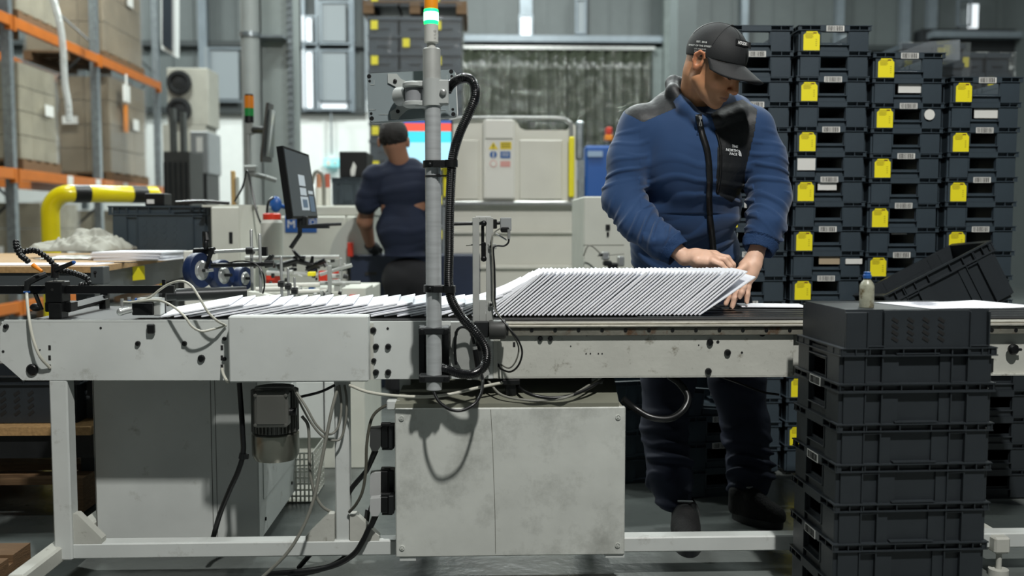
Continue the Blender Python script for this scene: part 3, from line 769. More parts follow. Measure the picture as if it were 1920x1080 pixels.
cable([(696,864,2.66),(686,884,2.67),(660,915,2.68),(640,950,2.7),(605,1010,2.75),(560,1065,2.78)], .0075, M['cable_k'], 'black cable from the highest plug running down left')
cable([(694,985,2.64),(680,1015,2.64),(660,1042,2.64),(620,1062,2.64),(560,1072,2.64),(500,1076,2.66)], .0085, M['cable_k'], 'black cable from the lowest plug sweeping left over the floor', ties=())
cable([(690,955,2.7),(684,990,2.7),(668,1020,2.7),(640,1050,2.7),(600,1068,2.7),(540,1080,2.7)], .008, M['cable_k'], 'black cable from the half hidden plug sweeping left')
cable([(738,757,2.64),(715,765,2.64),(697,785,2.64),(688,830,2.63),(686,880,2.63),(680,920,2.63),(668,945,2.64),(655,960,2.66)], .0045, mat('olive cable','#4c4b42',.4), 'olive cable curving out of the cover left of the electrical box')
# motor
t = thing('gear_motor', 'grey electric motor with round steel fan cover hanging below the cover box', 'motor', P(515,857,2.66))
ymo = 2.72; xm_ = PX(516, ymo, 790)
mb = MB(); r=.068
mb.lathe([(r*.96,PZ(806,ymo)),(r,PZ(808,ymo)),(r,PZ(845,ymo)),(r*.9,PZ(855,ymo)),(r*.6,PZ(858,ymo)),(.01,PZ(858.5,ymo))],(xm_,ymo,0),(0,0,1),40)
build(mb,'fan_cover',mat('stained steel','#97978c',.28,.85,var=.2,vscale=12),t)
mb = MB()
for k in range(36):
    an = 2*pi*k/36; mb.obox((xm_+.062*cos(an), ymo+.062*sin(an), PZ(765,ymo)), (.012,.003,.12), Matrix.Rotation(an,3,'Z'))
mb.cyl((xm_,ymo,PZ(806,ymo)),(xm_,ymo,PZ(722,ymo)),.056,seg=28); build(mb,'finned_body',mat('motor grey','#7b7c77',.45,.3,var=.2),t)
mb = MB(); mb.pbox(475,737,540,802,ymo-.1,.045,.006); jb=build(mb,'junction_box',mat('junction box','#6b6c67',.4,.3,var=.15),t)
mb = MB()
for x,y in ((479,741),(536,741),(479,797),(536,797)): mb.lathe([(.005,0),(.005,.004),(.002,.005)],P(x,y,ymo-.1),(0,-1,0),10)
mb.pbox(480,742,535,796,ymo-.103,.003,.002); build(mb,'junction_lid',mat('junction lid','#62635e',.4,.3,var=.15),jb)
mb = MB(); mb.cyl(P(540,772,ymo-.07),P(556,772,ymo-.07),.011); build(mb,'gland',M['black'],t)
# thin cables around the middle leg
cw, cg = M['cable_w'], M['cable_g']
cable([(552,728,2.62),(565,760,2.61),(585,795,2.61),(605,818,2.62),(625,826,2.63),(640,820,2.64),(648,790,2.64),(650,750,2.64),(646,722,2.66)], .0035, cg, 'outer grey loop of thin cable hanging left of the middle leg')
cable([(556,735,2.60),(575,765,2.59),(592,795,2.59),(610,812,2.60),(625,812,2.62),(636,795,2.63),(640,760,2.64),(636,722,2.66)], .0035, cg, 'inner grey loop of thin cable hanging left of the middle leg')
cable([(560,745,2.63),(600,735,2.63),(628,722,2.64)], .004, M['cable_k'], 'short black cable drooping under the cover box')
cable([(634,724,2.62),(622,770,2.60),(610,830,2.59),(600,880,2.58),(590,930,2.57),(570,985,2.56),(540,1035,2.55),(500,1075,2.55),(470,1100,2.55)], .0048, cg, 'long grey cable hanging before the middle leg down to the floor')
cable([(566,780,2.70),(578,800,2.70),(580,850,2.70),(582,890,2.69),(590,925,2.69),(605,950,2.69),(625,962,2.7)], .0045, cg, 'grey cable from the motor gland curving behind the middle leg')
cable([(655,722,2.60),(690,735,2.58),(740,742,2.57),(800,744,2.57),(850,738,2.58),(900,726,2.62),(950,716,2.66)], .0045, cw, 'pale cable sagging along under the conveyor above the electrical box')
cable([(960,714,2.72),(985,735,2.62),(1020,745,2.60),(1060,744,2.60),(1100,730,2.63),(1130,712,2.68)], .005, M['cable_k'], 'black cable sagging over the right of the electrical box')
cable([(915,714,2.66),(940,740,2.62),(985,750,2.6),(1030,750,2.6),(1070,742,2.6),(1120,712,2.7)], .0035, cg, 'thin grey cable sagging over the right of the electrical box')
cable([(1168,748,2.66),(1190,765,2.66),(1220,782,2.64),(1255,785,2.64),(1280,770,2.66),(1290,745,2.68),(1275,720,2.7),(1255,705,2.72)], .010, M['cable_k'], 'thick black cable loop right of the electrical box before the trousers')
cable([(1350,706,2.72),(1390,720,2.72),(1430,735,2.74),(1460,740,2.76)], .0035, M['cable_k'], 'thin black cable under the belt beside the front crate stack')
mb = MB(); mb.pbox(948,712,968,742,2.66,.03,.002); mb.pbox(940,712,975,722,2.65,.05,.002); o=build(mb,'cable_gland',M['black']); tag(o,'black gland block under the conveyor above the electrical box','gland')
cable([(449,718,2.70),(452,760,2.70),(455,810,2.69),(456,850,2.69),(446,885,2.69),(430,920,2.70),(412,965,2.72),(398,1015,2.74)], .0078, M['cable_k'], 'thick black cable with a tie running down across the white cabinet', ties=((455,855,2.69),))
# white machine cabinet behind the legs
t = thing('machine_cabinet', 'tall white steel cabinet under the left part of the conveyor', 'cabinet', (PX(330,2.9),2.95,0))
YC = 2.89
a = P(172,716,YC); b = P(487,1017,YC); zc = b.z; ztop = a.z + 0.10
mb = MB(); mb.box(a.x, b.x, YC, YC+.62, zc, ztop, .004); build(mb,'body',M['paint'],t)
mb = MB(); xx=PX(391,YC); mb.box(xx-.0016,xx,YC-.001,YC+.001,zc+.003,ztop-.01); mb.box(xx+.012,xx+.0132,YC-.001,YC+.001,zc+.003,ztop-.01); mb.box(a.x+.003,a.x+.005,YC-.001,YC+.001,zc,ztop); build(mb,'panel_seam',mat('seam dark','#4f4f49',.6),t)
xb_ = P(487,1017,YC).x
mb = MB(); mb.box(xb_,xb_+.002,YC+.06,YC+.55,zc+.12,ztop-.2); build(mb,'side_door',M['paint'],t)
mb = MB()
for yy in (.08,.5):
    for z in (zc+.05,ztop-.1): mb.lathe([(.006,0),(.006,.004)],(xb_,YC+yy,z),(1,0,0),10)
build(mb,'door_screws',M['blackmet'],t)
mb = MB()
for xx in (a.x+.05,b.x-.05):
    for yy in (YC+.05,YC+.55): mb.cyl((xx,yy,0),(xx,yy,zc),.01); mb.cyl((xx,yy,0),(xx,yy,.015),.025)
build(mb,'levelling_feet',M['steel'],t)
# further machine cabinet seen between motor and middle leg
mb = MB(); mb.pbox(545,716,628,822,3.9,.6,.004); o=thing('side_cabinet','white cabinet seen between the motor and the middle leg','cabinet',P(590,822,3.9)); build(mb,'body',M['paint'],o)
mb = MB(); x=PX(607,3.9,760); mb.box(x,x+.004,3.895,3.9,P(0,822,3.9).z,P(0,716,3.9).z); build(mb,'door_edge',M['dark_steel'],o)
mb = MB()
for q in (560,620): mb.cyl(P(q,822,4.0), Vector((P(q,822,4.0).x,4.0,0)), .02)
build(mb,'leg',M['black'],o)
# white perforated basket
t = thing('plastic_basket','white perforated plastic basket on the floor behind the motor','basket',P(565,942,3.45))
mb = MB(); a=P(543,942,3.45); b=P(586,850,3.45); w=b.x-a.x; h=b.z-a.z
for i in range(9):
    z=a.z+h*i/8; mb.box(a.x-.1,b.x,3.45,3.455,z-.003,z+.003); mb.box(b.x-.003,b.x,3.45,3.7,z-.003,z+.003)
for i in range(13): x=a.x-.1+(w+.1)*i/12; mb.box(x-.003,x+.003,3.449,3.454,a.z,b.z)
for i in range(9): y=3.45+.25*i/8; mb.box(b.x-.003,b.x,y-.003,y+.003,a.z,b.z)
mb.box(a.x-.1,b.x,3.45,3.7,a.z-.004,a.z); build(mb,'mesh_wall',M['white_pl'],t)
# ---------------------------------------------------------------- crates
CL, CWD, CH = 0.4, 0.3, 0.115
PITCH = 0.1005
def crate_mesh(slots=False, plain=False):
    """open top stacking crate, origin at the centre of the bottom; long side along x"""
    mb = MB()
    hx, hy = 0.186, 0.137; bx, by = 0.182, 0.133; th = 0.004
    def wallring(x0, y0, z0, x1, y1, z1):
        return [(-x0,-y0,z0),(x0,-y0,z0),(x0,y0,z0),(-x0,y0,z0)], [(-x1,-y1,z1),(x1,-y1,z1),(x1,y1,z1),(-x1,y1,z1)]
    # shell with real thickness: outer, top edge, inner, floor; window in the short sides
    def side(p0, p1, q0, q1, win=None):  # p bottom corners, q top corners
        p0,p1,q0,q1 = map(Vector,(p0,p1,q0,q1)); n = (p1-p0).cross(q0-p0).normalized()*(-th)
        def at(u,v): return (p0*(1-u)+p1*u)*(1-v)+(q0*(1-u)+q1*u)*v
        def slab(u0,u1,v0,v1):
            a=[at(u0,v0),at(u1,v0),at(u1,v1),at(u0,v1)]; b=[x+n for x in a]
            mb.add(a+b,[(0,1,2,3),(7,6,5,4),(0,4,5,1),(1,5,6,2),(2,6,7,3),(3,7,4,0)])
        if not win: slab(0,1,0,1)
        else:
            u0,u1,v0,v1 = win
            slab(0,u0,0,1); slab(u1,1,0,1); slab(u0,u1,0,v0); slab(u0,u1,v1,1)
    B = [(-bx,-by,0),(bx,-by,0),(bx,by,0),(-bx,by,0)]; T = [(-hx,-hy,CH-.001),(hx,-hy,CH-.001),(hx,hy,CH-.001),(-hx,hy,CH-.001)]
    side(B[0],B[1],T[0],T[1]); side(B[2],B[3],T[2],T[3])
    w = (.31,.70,.42,.78)
    w = None if plain else w
    side(B[1],B[2],T[1],T[2],w); side(B[3],B[0],T[3],T[0],w)
    mb.box(-bx,bx,-by,by,0,.004)
    # rim: two thin flanges around the top with small ribs
    def ring(z, t, ox, oy, ix, iy):
        mb.box(-ox,ox,-oy,-iy,z,z+t); mb.box(-ox,ox,iy,oy,z,z+t); mb.box(-ox,-ix,-iy,iy,z,z+t); mb.box(ix,ox,-iy,iy,z,z+t)
    ring(CH-.003,.003,.2,.15,hx-.003,hy-.003); ring(CH-.021,.0028,.199,.149,hx-.005,hy-.005)
    for x in (-.195,-.16,-.125,-.04,.04,.125,.16,.195):
        for s in (-1,1): mb.box(x-.0013,x+.0013,min(s*.135,s*.1485),max(s*.135,s*.1485),CH-.02,CH-.002)
    for y in (-.145,-.1,.1,.145):
        for s in (-1,1): mb.box(min(s*.184,s*.1985),max(s*.184,s*.1985),y-.0013,y+.0013,CH-.02,CH-.002)
    # long sides: ribs and recessed bays, ledge at the foot
    for s in (-1,1):
        for x in ((-.130,-.088,.130,.178) if plain else (-.130,-.088,.088,.130)):
            mb.box(x-.0016,x+.0016,min(s*.131,s*.1465),max(s*.131,s*.1465),.006,CH-.004)
        for (xa,xb) in (((-.130,-.088),(.130,.178)) if plain else ((-.130,-.088),(.088,.130))):
            mb.box(xa,xb,min(s*.135,s*.1465),max(s*.135,s*.1465),CH-.026,CH-.0235)
        for (xa,xb) in (() if plain else ((-.088,-.045),(.06,.088))): mb.box(xa,xb,min(s*.134,s*.1405),max(s*.134,s*.1405),.008,CH-.02)
        if plain: mb.box(-.088,.130,min(s*.131,s*.1405),max(s*.131,s*.1405),.001,CH-.02,.001)
        for (xa,xb) in (((-.184,-.132),) if plain else ((-.184,-.132),(.132,.184))): mb.box(xa,xb,min(s*.132,s*.1435),max(s*.132,s*.1435),.006,CH-.02,.001)
        if not plain: mb.box(-.055,.055,min(s*.130,s*.149),max(s*.130,s*.149),.0165,.0195)
        if slots:
            mb.m = 1
            for i in range(4):
                for j in range(4):
                    mb.obox((-.060+.039*i, s*.1400, .026+.0157*j),(.0175,.004,.0078),Matrix.Rotation(RAD(-32),3,'Y'))
            mb.m = 0
    if plain: return mb
    # short sides: outer blocks, plate above the hand hole, lip below it
    for s in (-1,1):
        def eb(x0,x1,y0,y1,z0,z1,b=0.001): mb.box(min(s*x0,s*x1),max(s*x0,s*x1),y0,y1,z0,z1,b)
        eb(.180,.194,-.137,-.060,.006,CH-.021); eb(.180,.194,.060,.137,.006,CH-.021)
        eb(.184,.1995,-.060,.060,CH-.024,CH-.001)
        eb(.182,.197,-.058,.058,.036,.040); eb(.182,.196,-.060,-.055,.036,CH-.02); eb(.182,.196,.055,.060,.036,CH-.02)
        eb(.180,.188,-.055,.055,.014,.036)
    return mb
def barcode_mb(w=.072, h=.0225, seed=1):
    r = random.Random(seed); mb = MB(); mb.box(-w/2,w/2,0,.0006,-h/2,h/2); mb.m=1; x=-w/2+.004
    while x < w/2-.005:
        bw=r.choice((.0008,.0012,.002)); mb.box(x,x+bw,-.0004,.0002,-h*.42,h*.42); x+=bw+r.choice((.0008,.0012,.0018))
    mb.m=0; return mb
def yellow_mb():
    mb = MB(); w=.033; t=.0006
    pts=[(-w,-.040),(-.012,-.040),(-.008,-.037),(.008,-.037),(.012,-.040),(w,-.040),(w,.026),(w-.008,.033),(w-.010,.040),(-w+.012,.040),(-w+.009,.033),(-w,.026)]
    mb.prism([(x,0,z) for x,z in pts],(0,t,0)); return mb
def yellow_print():
    mb=MB(); 
    for (x0,x1,z0,z1) in ((-.024,.006,.031,.034),(-.026,.008,.026,.0285),(-.026,.004,.0215,.024),(-.026,.007,.017,.0195),(-.024,.002,.0125,.015)): mb.box(x0,x1,-.0004,.0002,z0,z1)
    for z in (-.018,-.010,-.002,.006): mb.box(.016,.022,-.0004,.0002,z,z+.003)
    mb.m=1; mb.box(.006,.020,-.0005,.0002,.031,.036); return mb
cm_plain = build(crate_mesh(), 'storage_crate', M['crate']); cm_slot = build(crate_mesh(True, True), 'storage_crate', [M['crate'], M['ink']])
cm_back = bpy.data.meshes.new('x'); 
crate_me = cm_plain.data; slot_me = cm_slot.data
bpy.data.objects.remove(cm_plain); bpy.data.objects.remove(cm_slot)
back_me = crate_me.copy(); back_me.materials.clear(); back_me.materials.append(M['crate2'])
slotback_me = slot_me.copy(); slotback_me.materials.clear(); slotback_me.materials.append(M['crate2']); slotback_me.materials.append(mat('light through slot','#9aa3a8',.6))
bar_me = []
for q in range(4):
    o = build(barcode_mb(seed=q), 'barcode_label', [M['label'], M['ink']]); bar_me.append(o.data); bpy.data.objects.remove(o)
o = build(yellow_mb(), 'x', M['yellow']); yel_me = o.data; bpy.data.objects.remove(o)
o = build(yellow_print(), 'x', [M['tagprint'], M['tagprint2']]); yelp_me = o.data; bpy.data.objects.remove(o)
def crate(me, loc, rz, label, group=None, bar=None, yellow=False, rot=None, side=-1):
    """bar/yellow go on the short side that faces -x of the crate"""
    o = bpy.data.objects.new('storage_crate', me); C.objects.link(o)
    o.location = loc; o.rotation_euler = rot or (0,0,rz); tag(o, label, 'crate', group)
    # local frame of the short side at x = side*.2
    def onend(name, mesh, y, z, off):
        c = bpy.data.objects.new(name, mesh); C.objects.link(c); c.parent = o
        c.location = (side*off, y, z); c.rotation_euler = (0,0,RAD(-90) if side<0 else RAD(90)); return c
    if bar is not None: onend('barcode_label', bar_me[bar%4], 0.0, CH-.0135, .2003)
    if yellow:
        y_ = onend('yellow_tag', yel_me, -side*-.073 if False else (.094 if side<0 else -.094), .051, .1952)
        p = bpy.data.objects.new('tag_print', yelp_me); C.objects.link(p); p.parent = y_
    return o
ORD = ['topmost','second from the top','third from the top','fourth from the top','fifth from the top','sixth from the top','seventh from the top','eighth from the top','ninth from the top','tenth from the top','eleventh from the top','twelfth from the top','thirteenth from the top','fourteenth from the top','fifteenth from the top','sixteenth from the top','seventeenth from the top','eighteenth from the top','nineteenth from the top','lowest']
# back wall of stacks, short sides to the viewer
YBK = 3.76
cols = [(1416, 47, 1, 'stack directly behind the worker'), (1560, 47, 0, 'tall stack just right of the worker'),
        (1700, 98, 0, 'second stack right of the worker'), (1846, 144, 0, 'rightmost tall stack')]
for ci, (cx, topy, ph, where) in enumerate(cols):
    xc = PX(cx, YBK, 300); zt_ = PZ(topy, YBK, cx); n = int(round((zt_-CH)/PITCH))+1
    dz = zt_ - CH - (n-1)*PITCH
    for k in range(n):
        z = zt_ - CH - k*PITCH
        if z < -0.01: z = 0.0
        lab = (k % 2 == ph)
        lx = random.uniform(-.003,.003) - .0012*k
        o = crate(back_me, (xc+lx, YBK+.2+random.uniform(-.003,.003), z), RAD(90)+random.uniform(-.006,.006),
              '%s crate, %s%s' % ('lowest' if k==n-1 else ORD[k], where, ', with yellow tag' if lab else ''),
              'slate crates in the tall stacks', bar=(k if lab else None), yellow=lab)
    # loose labels
def extra_label(ci_x, y, w, h, m, label_name='paper_label', disc=False, Y=YBK-.003):
    c = P(ci_x, y, Y); mb = MB(); best=None
    if disc: mb.cyl(c, c+Vector((0,.001,0)), w/2/FPX*Y, seg=24)
    else: mb.box(c.x-w/2/FPX*Y, c.x+w/2/FPX*Y, Y, Y+.001, c.z-h/2/FPX*Y, c.z+h/2/FPX*Y)
    for o in C.objects:
        if o.name.startswith('storage_crate') and abs(o.location.y-YBK-.2)<.02 and abs(o.location.x-c.x)<.16 and 0 <= c.z-o.location.z < PITCH: best=o
    if best is None: return
    ob = build(mb, label_name, m, None); ob.parent = best; ob.matrix_parent_inverse = best.matrix_basis.inverted()
bpy.context.view_layer.update()
extra_label(1743, 215, 20, 20, M['label'], 'round_sticker', True)
extra_label(1706,166,44,16,M['label'],Y=YBK+.012); extra_label(1850,213,48,17,M['label'],Y=YBK+.012); extra_label(1512,308,34,22,M['label']); extra_label(1551,349,36,15,M['label'],Y=YBK+.008)
extra_label(1686,436,30,8,M['label'],Y=YBK+.01); extra_label(1557,487,44,17,mat('tan label','#a8987f',.6),Y=YBK+.008); extra_label(1601,490,32,10,M['label'])
# piles on the floor behind the legs
t_ = [(1325, 3.52, -8, 9.2, 3, 'wide pile behind the legs')]
xq = PX(1325, 3.5, 850); Rz = RAD(90+9)
for k in range(3):
    crate(back_me, (PX(1318,3.62,850), 3.66, k*PITCH), Rz, ['lowest','middle','upper'][k] + ' dark crate of the turned pile behind the trouser legs', 'crates piled behind the legs', bar=(k if k else None))
crate(back_me, (PX(1308,3.62,800), 3.66, 3*PITCH+.01), Rz, 'tilted empty crate with a white bright rim on the pile behind the legs', None, bar=1, rot=(RAD(6),RAD(-3),Rz))
for k in range(4):
    crate(back_me, (PX(1205,3.6,850), 3.82, k*PITCH), RAD(12), ['lowest','second','third','top'][k] + ' crate of the pile between the electrical box and left leg', 'crates piled behind the legs')
# stack at the far right behind the conveyor
for k in range(5):
    crate(crate_me, (P(1842,850,3.5).x, 3.60, k*PITCH), RAD(90), ORD[4-k] + ' crate, low stack at the right edge' if k else 'lowest crate, low stack at the right edge', 'crates right edge below the belt')
# loose crate leaning behind the belt, long side to viewer
a=P(1650,560,3.42); c=P(1868,458,3.42)
o = crate(crate_me, (P(1865,455,3.42).x-.1005, 3.57, P(1865,455,3.42).z-.309), 0, 'empty dark crate tilted up steeply behind the belt on the right', None, rot=(RAD(-4), RAD(-27), RAD(1)))
o.scale=(1.15,1.0,2.0)
# ---------------------------------------------------------------- front stack
YF = 2.245
xf = PX(1566, YF, 800); rzf = RAD(1.5)
xc = xf + .2
names_f = ['top crate upside down, smooth base with slotted sides, carrying bottle and paper', 'second crate from the top, plain front with handle sticking out',
 'third crate from the top, ribs at both ends', 'fourth crate from the top', 'fifth crate from the top', 'sixth crate from the top', 'seventh crate, lowest one fully in view', 'eighth crate down, cut by the picture edge','ninth crate down','tenth crate down']
zrim = PZ(719, YF-.15*0, 1700)
yc = YF + .15
for k in range(8):
    z = zrim - CH - k*PITCH
    if z < 0: break
    crate(crate_me, (xc - .0012*k, yc, z), rzf + (pi if k % 2 else 0) , 'near stack: ' + names_f[k+2], 'near crates of the front stack', bar=(k if k%2==0 else None), side=-1)
crate(crate_me, (xc+.0, yc, zrim + .0935-.002), 0, 'near stack: ' + names_f[1], 'near crates of the front stack', rot=(pi,0,rzf))
me2 = slot_me
o = crate(me2, (xc+.003, yc, zrim + .0935 + .0885), 0, 'near stack: ' + names_f[0], 'near crates of the front stack', rot=(pi,0,rzf))
ztopc = zrim + .0935 + .0885
# bottle
t = thing('glue_bottle', 'small translucent plastic bottle with a blue cap, brown residue inside', 'bottle', (PX(1625,YF+.07,560), YF+.07, ztopc))
bx_, by_ = PX(1625,YF+.07,560), YF+.07
R_=.0178
mb = MB(); mb.lathe([(.002,0),(R_,.001),(R_,.003),(R_,.055),(R_*.85,.062),(.009,.070),(.009,.076)],(bx_,by_,ztopc),(0,0,1),28)
build(mb,'bottle_body',mat('cloudy bottle','#a5a693',.35,var=.25,vscale=60,dirt='#5b4c2c',dscale=45,dlo=.5,dhi=.62,trans=.15),t)
mb = MB(); mb.lathe([(.0105,.074),(.0105,.082),(.0085,.084),(.0085,.0895),(.006,.0905)],(bx_,by_,ztopc),(0,0,1),28); build(mb,'cap',M['blue'],t)
# paper sheet on top
mb = MB(); rows=[]
pa=[(1640,563),(1870,580)]
for i in range(9):
    v=i/8; row=[]
    for j in range(17):
        u=j/16
        x=PX(1642,YF+.2,563)+.012*0+u*.285+v*-.0; y=YF+.015+.20*v - .0*u + .02*u
        row.append((x + (1-v)*.06, y, ztopc+.0015+.0018*(1+sin(u*6+1))*u+.004*max(0,u-.8)))
    rows.append(row)
mb.grid(rows); o=build(mb,'paper_sheet',M['paper'],None,60); md=o.modifiers.new('t','SOLIDIFY'); md.thickness=.0004
tag(o,'white printed paper sheet lying on top of the front crate stack','paper')
b=MB(); 
for i in range(6): y=YF+.10+.012*i; b.box(PX(1760,YF,570),PX(1760,YF,570)+.055,y,y+.007,ztopc+.0062,ztopc+.0066)
build(b,'print',mat('grey print','#a9aab4',.6),o)
# ---------------------------------------------------------------- pallet racking on the left
XK = -4.82
ry = [9.85, 12.05, 14.3]
gal = M['galv']
rack = thing('pallet_racking', 'tall pallet racking with grey uprights and orange beams along the left', 'racking', (XK-.5, 10, 0))
def bz(y_px_at, Y, px): return PZ(y_px_at, Y, px)
zlo = PZ(345, 12.05, 187); zhi = PZ(112, 12.05, 187)
ys = [7.6] + ry
for Y in ys:
    for dx in (0, -1.1):
        mb = MB(); mb.box(XK+dx-.045, XK+dx+.045, Y-.04, Y+.04, 0, 6.5); o = build(mb, 'upright', gal, rack)
    mb = MB()
    for k in range(6):
        z0 = .3+k; a = Vector((XK, Y, z0)); b = Vector((XK-1.1, Y, z0+1)); mb.tube([a,b] if k%2 else [Vector((XK-1.1,Y,z0)),Vector((XK,Y,z0+1))], .015, 6)
    build(mb, 'brace', M['dark_steel'], rack)
for z in (zlo, zhi, zlo-1.6 if zlo-1.6>.2 else .2):
    for i in range(3):
        for dx in (0.02, -1.12):
            mb = MB(); mb.box(XK+dx, XK+dx+.05, ys[i]+.04, ys[i+1]-.04, z-.055, z+.055, .004)
            mb.box(XK+dx-.01, XK+dx+.055, ys[i]+.02, ys[i]+.06, z-.09, z+.06); mb.box(XK+dx-.01, XK+dx+.055, ys[i+1]-.06, ys[i+1]-.02, z-.09, z+.06)
            build(mb, 'beam', M['orange'], rack)
for (y_, yy) in ((11.0, 0), (11.8, 0), (12.7, 0), (13.6,0), (9.0,0)):
    mb = MB(); mb.box(XK+.072, XK+.075, y_, y_+.15, zlo-.09, zlo+.05); tag(build(mb, 'location_label', M['label'], rack), 'white location label on the lower beam')
carton = mat('shrink wrapped cardboard', '#8b7d66', 0.45, var=0.2, vscale=3, bump=0.2, bscale=5, coat=0.6)
carton2 = mat('pale wrapped cardboard', '#9c9580', 0.4, var=0.25, vscale=4, bump=0.3, bscale=6, coat=0.7)
wrap = mat('clear stretch wrap', '#ffffff', 0.12, trans=0.9, bump=0.9, bscale=6, alpha=0.4)
seam = mat('carton seam', '#5d503c', .7)
def pallet(x, y, z, w, d, parent=None, label=None, rz=0):
    mb = MB()
    for i in range(3): mb.box(x-w/2+i*(w-.1)/2, x-w/2+i*(w-.1)/2+.1, y-d/2, y+d/2, z+.02, z+.1)
    for i in range(5): yy=y-d/2+i*(d-.1)/4; mb.box(x-w/2, x+w/2, yy, yy+.1, z+.1, z+.122)
    for i in range(3): xx=x-w/2+i*(w-.1)/2; mb.box(xx, xx+.1, y-d/2, y+d/2, z, z+.02)
    o = build(mb, 'pallet', M['wood'], parent)
    if label: tag(o, label, 'pallet')
    return o
def load(x, y, z, w, d, h, label, m=carton, n=(3,3,4), stick=False):
    pallet(x, y, z, w, d, None, 'wooden pallet under the ' + ' '.join(label.split()[:11]))
    t = thing('wrapped_load', label, 'pallet load', (x, y, z+.122))
    mb = MB(); ww=w-.06; dd=d-.06; z+=.122
    for i in range(n[0]):
        for j in range(n[1]):
            for k in range(n[2]):
                if 0<i<n[0]-1 and 0<j<n[1]-1 and k<n[2]-1: continue
                mb.box(x-ww/2+ww*i/n[0]+.003, x-ww/2+ww*(i+1)/n[0]-.003, y-dd/2+dd*j/n[1]+.003, y-dd/2+dd*(j+1)/n[1]-.003, z+h*k/n[2]+.003, z+h*(k+1)/n[2]-.003, .006)
    build(mb, 'carton_stack', m, t)
    mb = MB(); r=[]
    for k in range(14):
        row=[]; zz=z+.002+(h+.02)*k/13
        loop=[(-1,-1),(0,-1),(1,-1),(1,0),(1,1),(0,1),(-1,1),(-1,0),(-1,-1)]
        for q,(sx,sy) in enumerate(loop):
            b_=.012+.02*noise.noise((q*2.3+x*3,k*.9,y)); row.append((x+sx*(w/2-.02+b_), y+sy*(d/2-.02+b_), zz))
        r.append(row)
    mb.grid(r); o=build(mb,'stretch_wrap',wrap,t,80)
    if stick:
        mb=MB(); mb.box(x+w/2+.02,x+w/2+.024,y-.3,y-.15,z+h*.45,z+h*.75); build(mb,'orange_sticker',M['orangep'],t)
    mb=MB(); mb.box(x+w/2+.02,x+w/2+.024,y+.05,y+.25,z+h*.5,z+h*.62); mb.box(x-.1,x+.1,y-d/2-.024,y-d/2-.02,z+h*.5,z+h*.58); build(mb,'paper_label',M['label'],t)
zs = zlo+.055
load(XK-.52, 10.55, zs, 1.05, .9, 1.02, 'wrapped carton load on the lower beam between the two nearest visible uprights', carton2)
load(XK-.52, 13.2, zs, 1.05, 1.35, 1.25, 'wrapped carton load on the lower beam at the far end of the racking', carton, stick=True)
load(XK-.52, 8.55, zs, 1.05, 1.1, 1.1, 'wrapped load on the lower beam cut by the left picture edge', carton2)
load(XK-.52, 13.1, zhi+.055, 1.05, 1.4, 1.5, 'tall wrapped carton load on the upper beam at the far end', carton)
load(XK-.52, 10.6, zhi+.055, 1.05, 1.0, 1.4, 'wrapped carton load on the upper beam near the left edge', carton2)
load(XK-.52, 11.0, zlo-1.6+.055, 1.05, 1.0, 1.15, 'wrapped load under the lower beam behind the yellow barrier', carton2)
load(XK-.52, 8.7, zlo-1.6+.055, 1.05, 1.2, 1.1, 'wrapped load low in the racking at the left edge', carton)
load(XK-.52, 13.3, zlo-1.6+.055, 1.05, 1.2, 1.1, 'wrapped load low in the racking at its far end', carton2)
# dangling stretch wrap
mb = MB(); mb.tube(pixpath([(97,-10,9.6),(112,45,9.6),(118,90,9.6),(120,130,9.6),(122,160,9.6),(128,195,9.6),(130,228,9.6)],6), .035, 8)
o = build(mb, 'hanging_wrap', mat('crumpled wrap','#c9ccc9',.2,bump=1.0,bscale=20,alpha=.75)); tag(o,'twisted strip of clear wrap hanging down in front of the racking','wrap')
mb = MB(); mb.box(XK+.08,XK+.1,12.75,12.95,zhi-.42,zhi-.2); mb.tube([(XK+.09,12.85,zhi-.2),(XK+.09,12.85,zhi-.05)],.012,6); o=build(mb,'hanging_tag',M['label']); tag(o,'white tag hanging from the upper orange beam','tag')
# ---------------------------------------------------------------- yellow guard barrier
mb = MB(); r = .055
pth = [P(93,520,5.9)-Vector((0,0,.4)), P(93,450,5.9), P(93,405,5.9)] ; c=P(93,363,5.9)
arc=[]; R_=.12
for i in range(9):
    an=pi*i/16; arc.append(Vector((c.x+R_-R_*cos(an), 5.9, c.z-R_+R_*sin(an))))
end = P(290,365,6.3)
mb.tube([Vector((c.x,5.9,0)), Vector((c.x,5.9,c.z-R_-.02))]+arc+[end, end+Vector((.05,.05,-.1)), Vector((end.x+.06,end.y+.06,0))], r, 20)
t = thing('guard_barrier','yellow tubular guard barrier with black bands behind the work table','barrier',(c.x,5.9,0))
build(mb,'rail',M['barrier'],t)
for px in (130, 226):
    Y = 5.9 + (px-93)/207*.4
    k=(px-93-22)/(300-115); A=arc[-1]; q=A+(end-A)*max(0,((PX(px,6)-A.x)/(end.x-A.x))); d=(end-A).normalized()
    mb=MB(); mb.cyl(q+d*.02,q+d*.12,r*1.02,seg=24); tag(build(mb,'band',M['black'],t),'black band on the yellow rail')
mb=MB(); mb.box(c.x-.12,c.x+.12,5.8,6.0,0,.012); build(mb,'base_plate',M['barrier'],t)
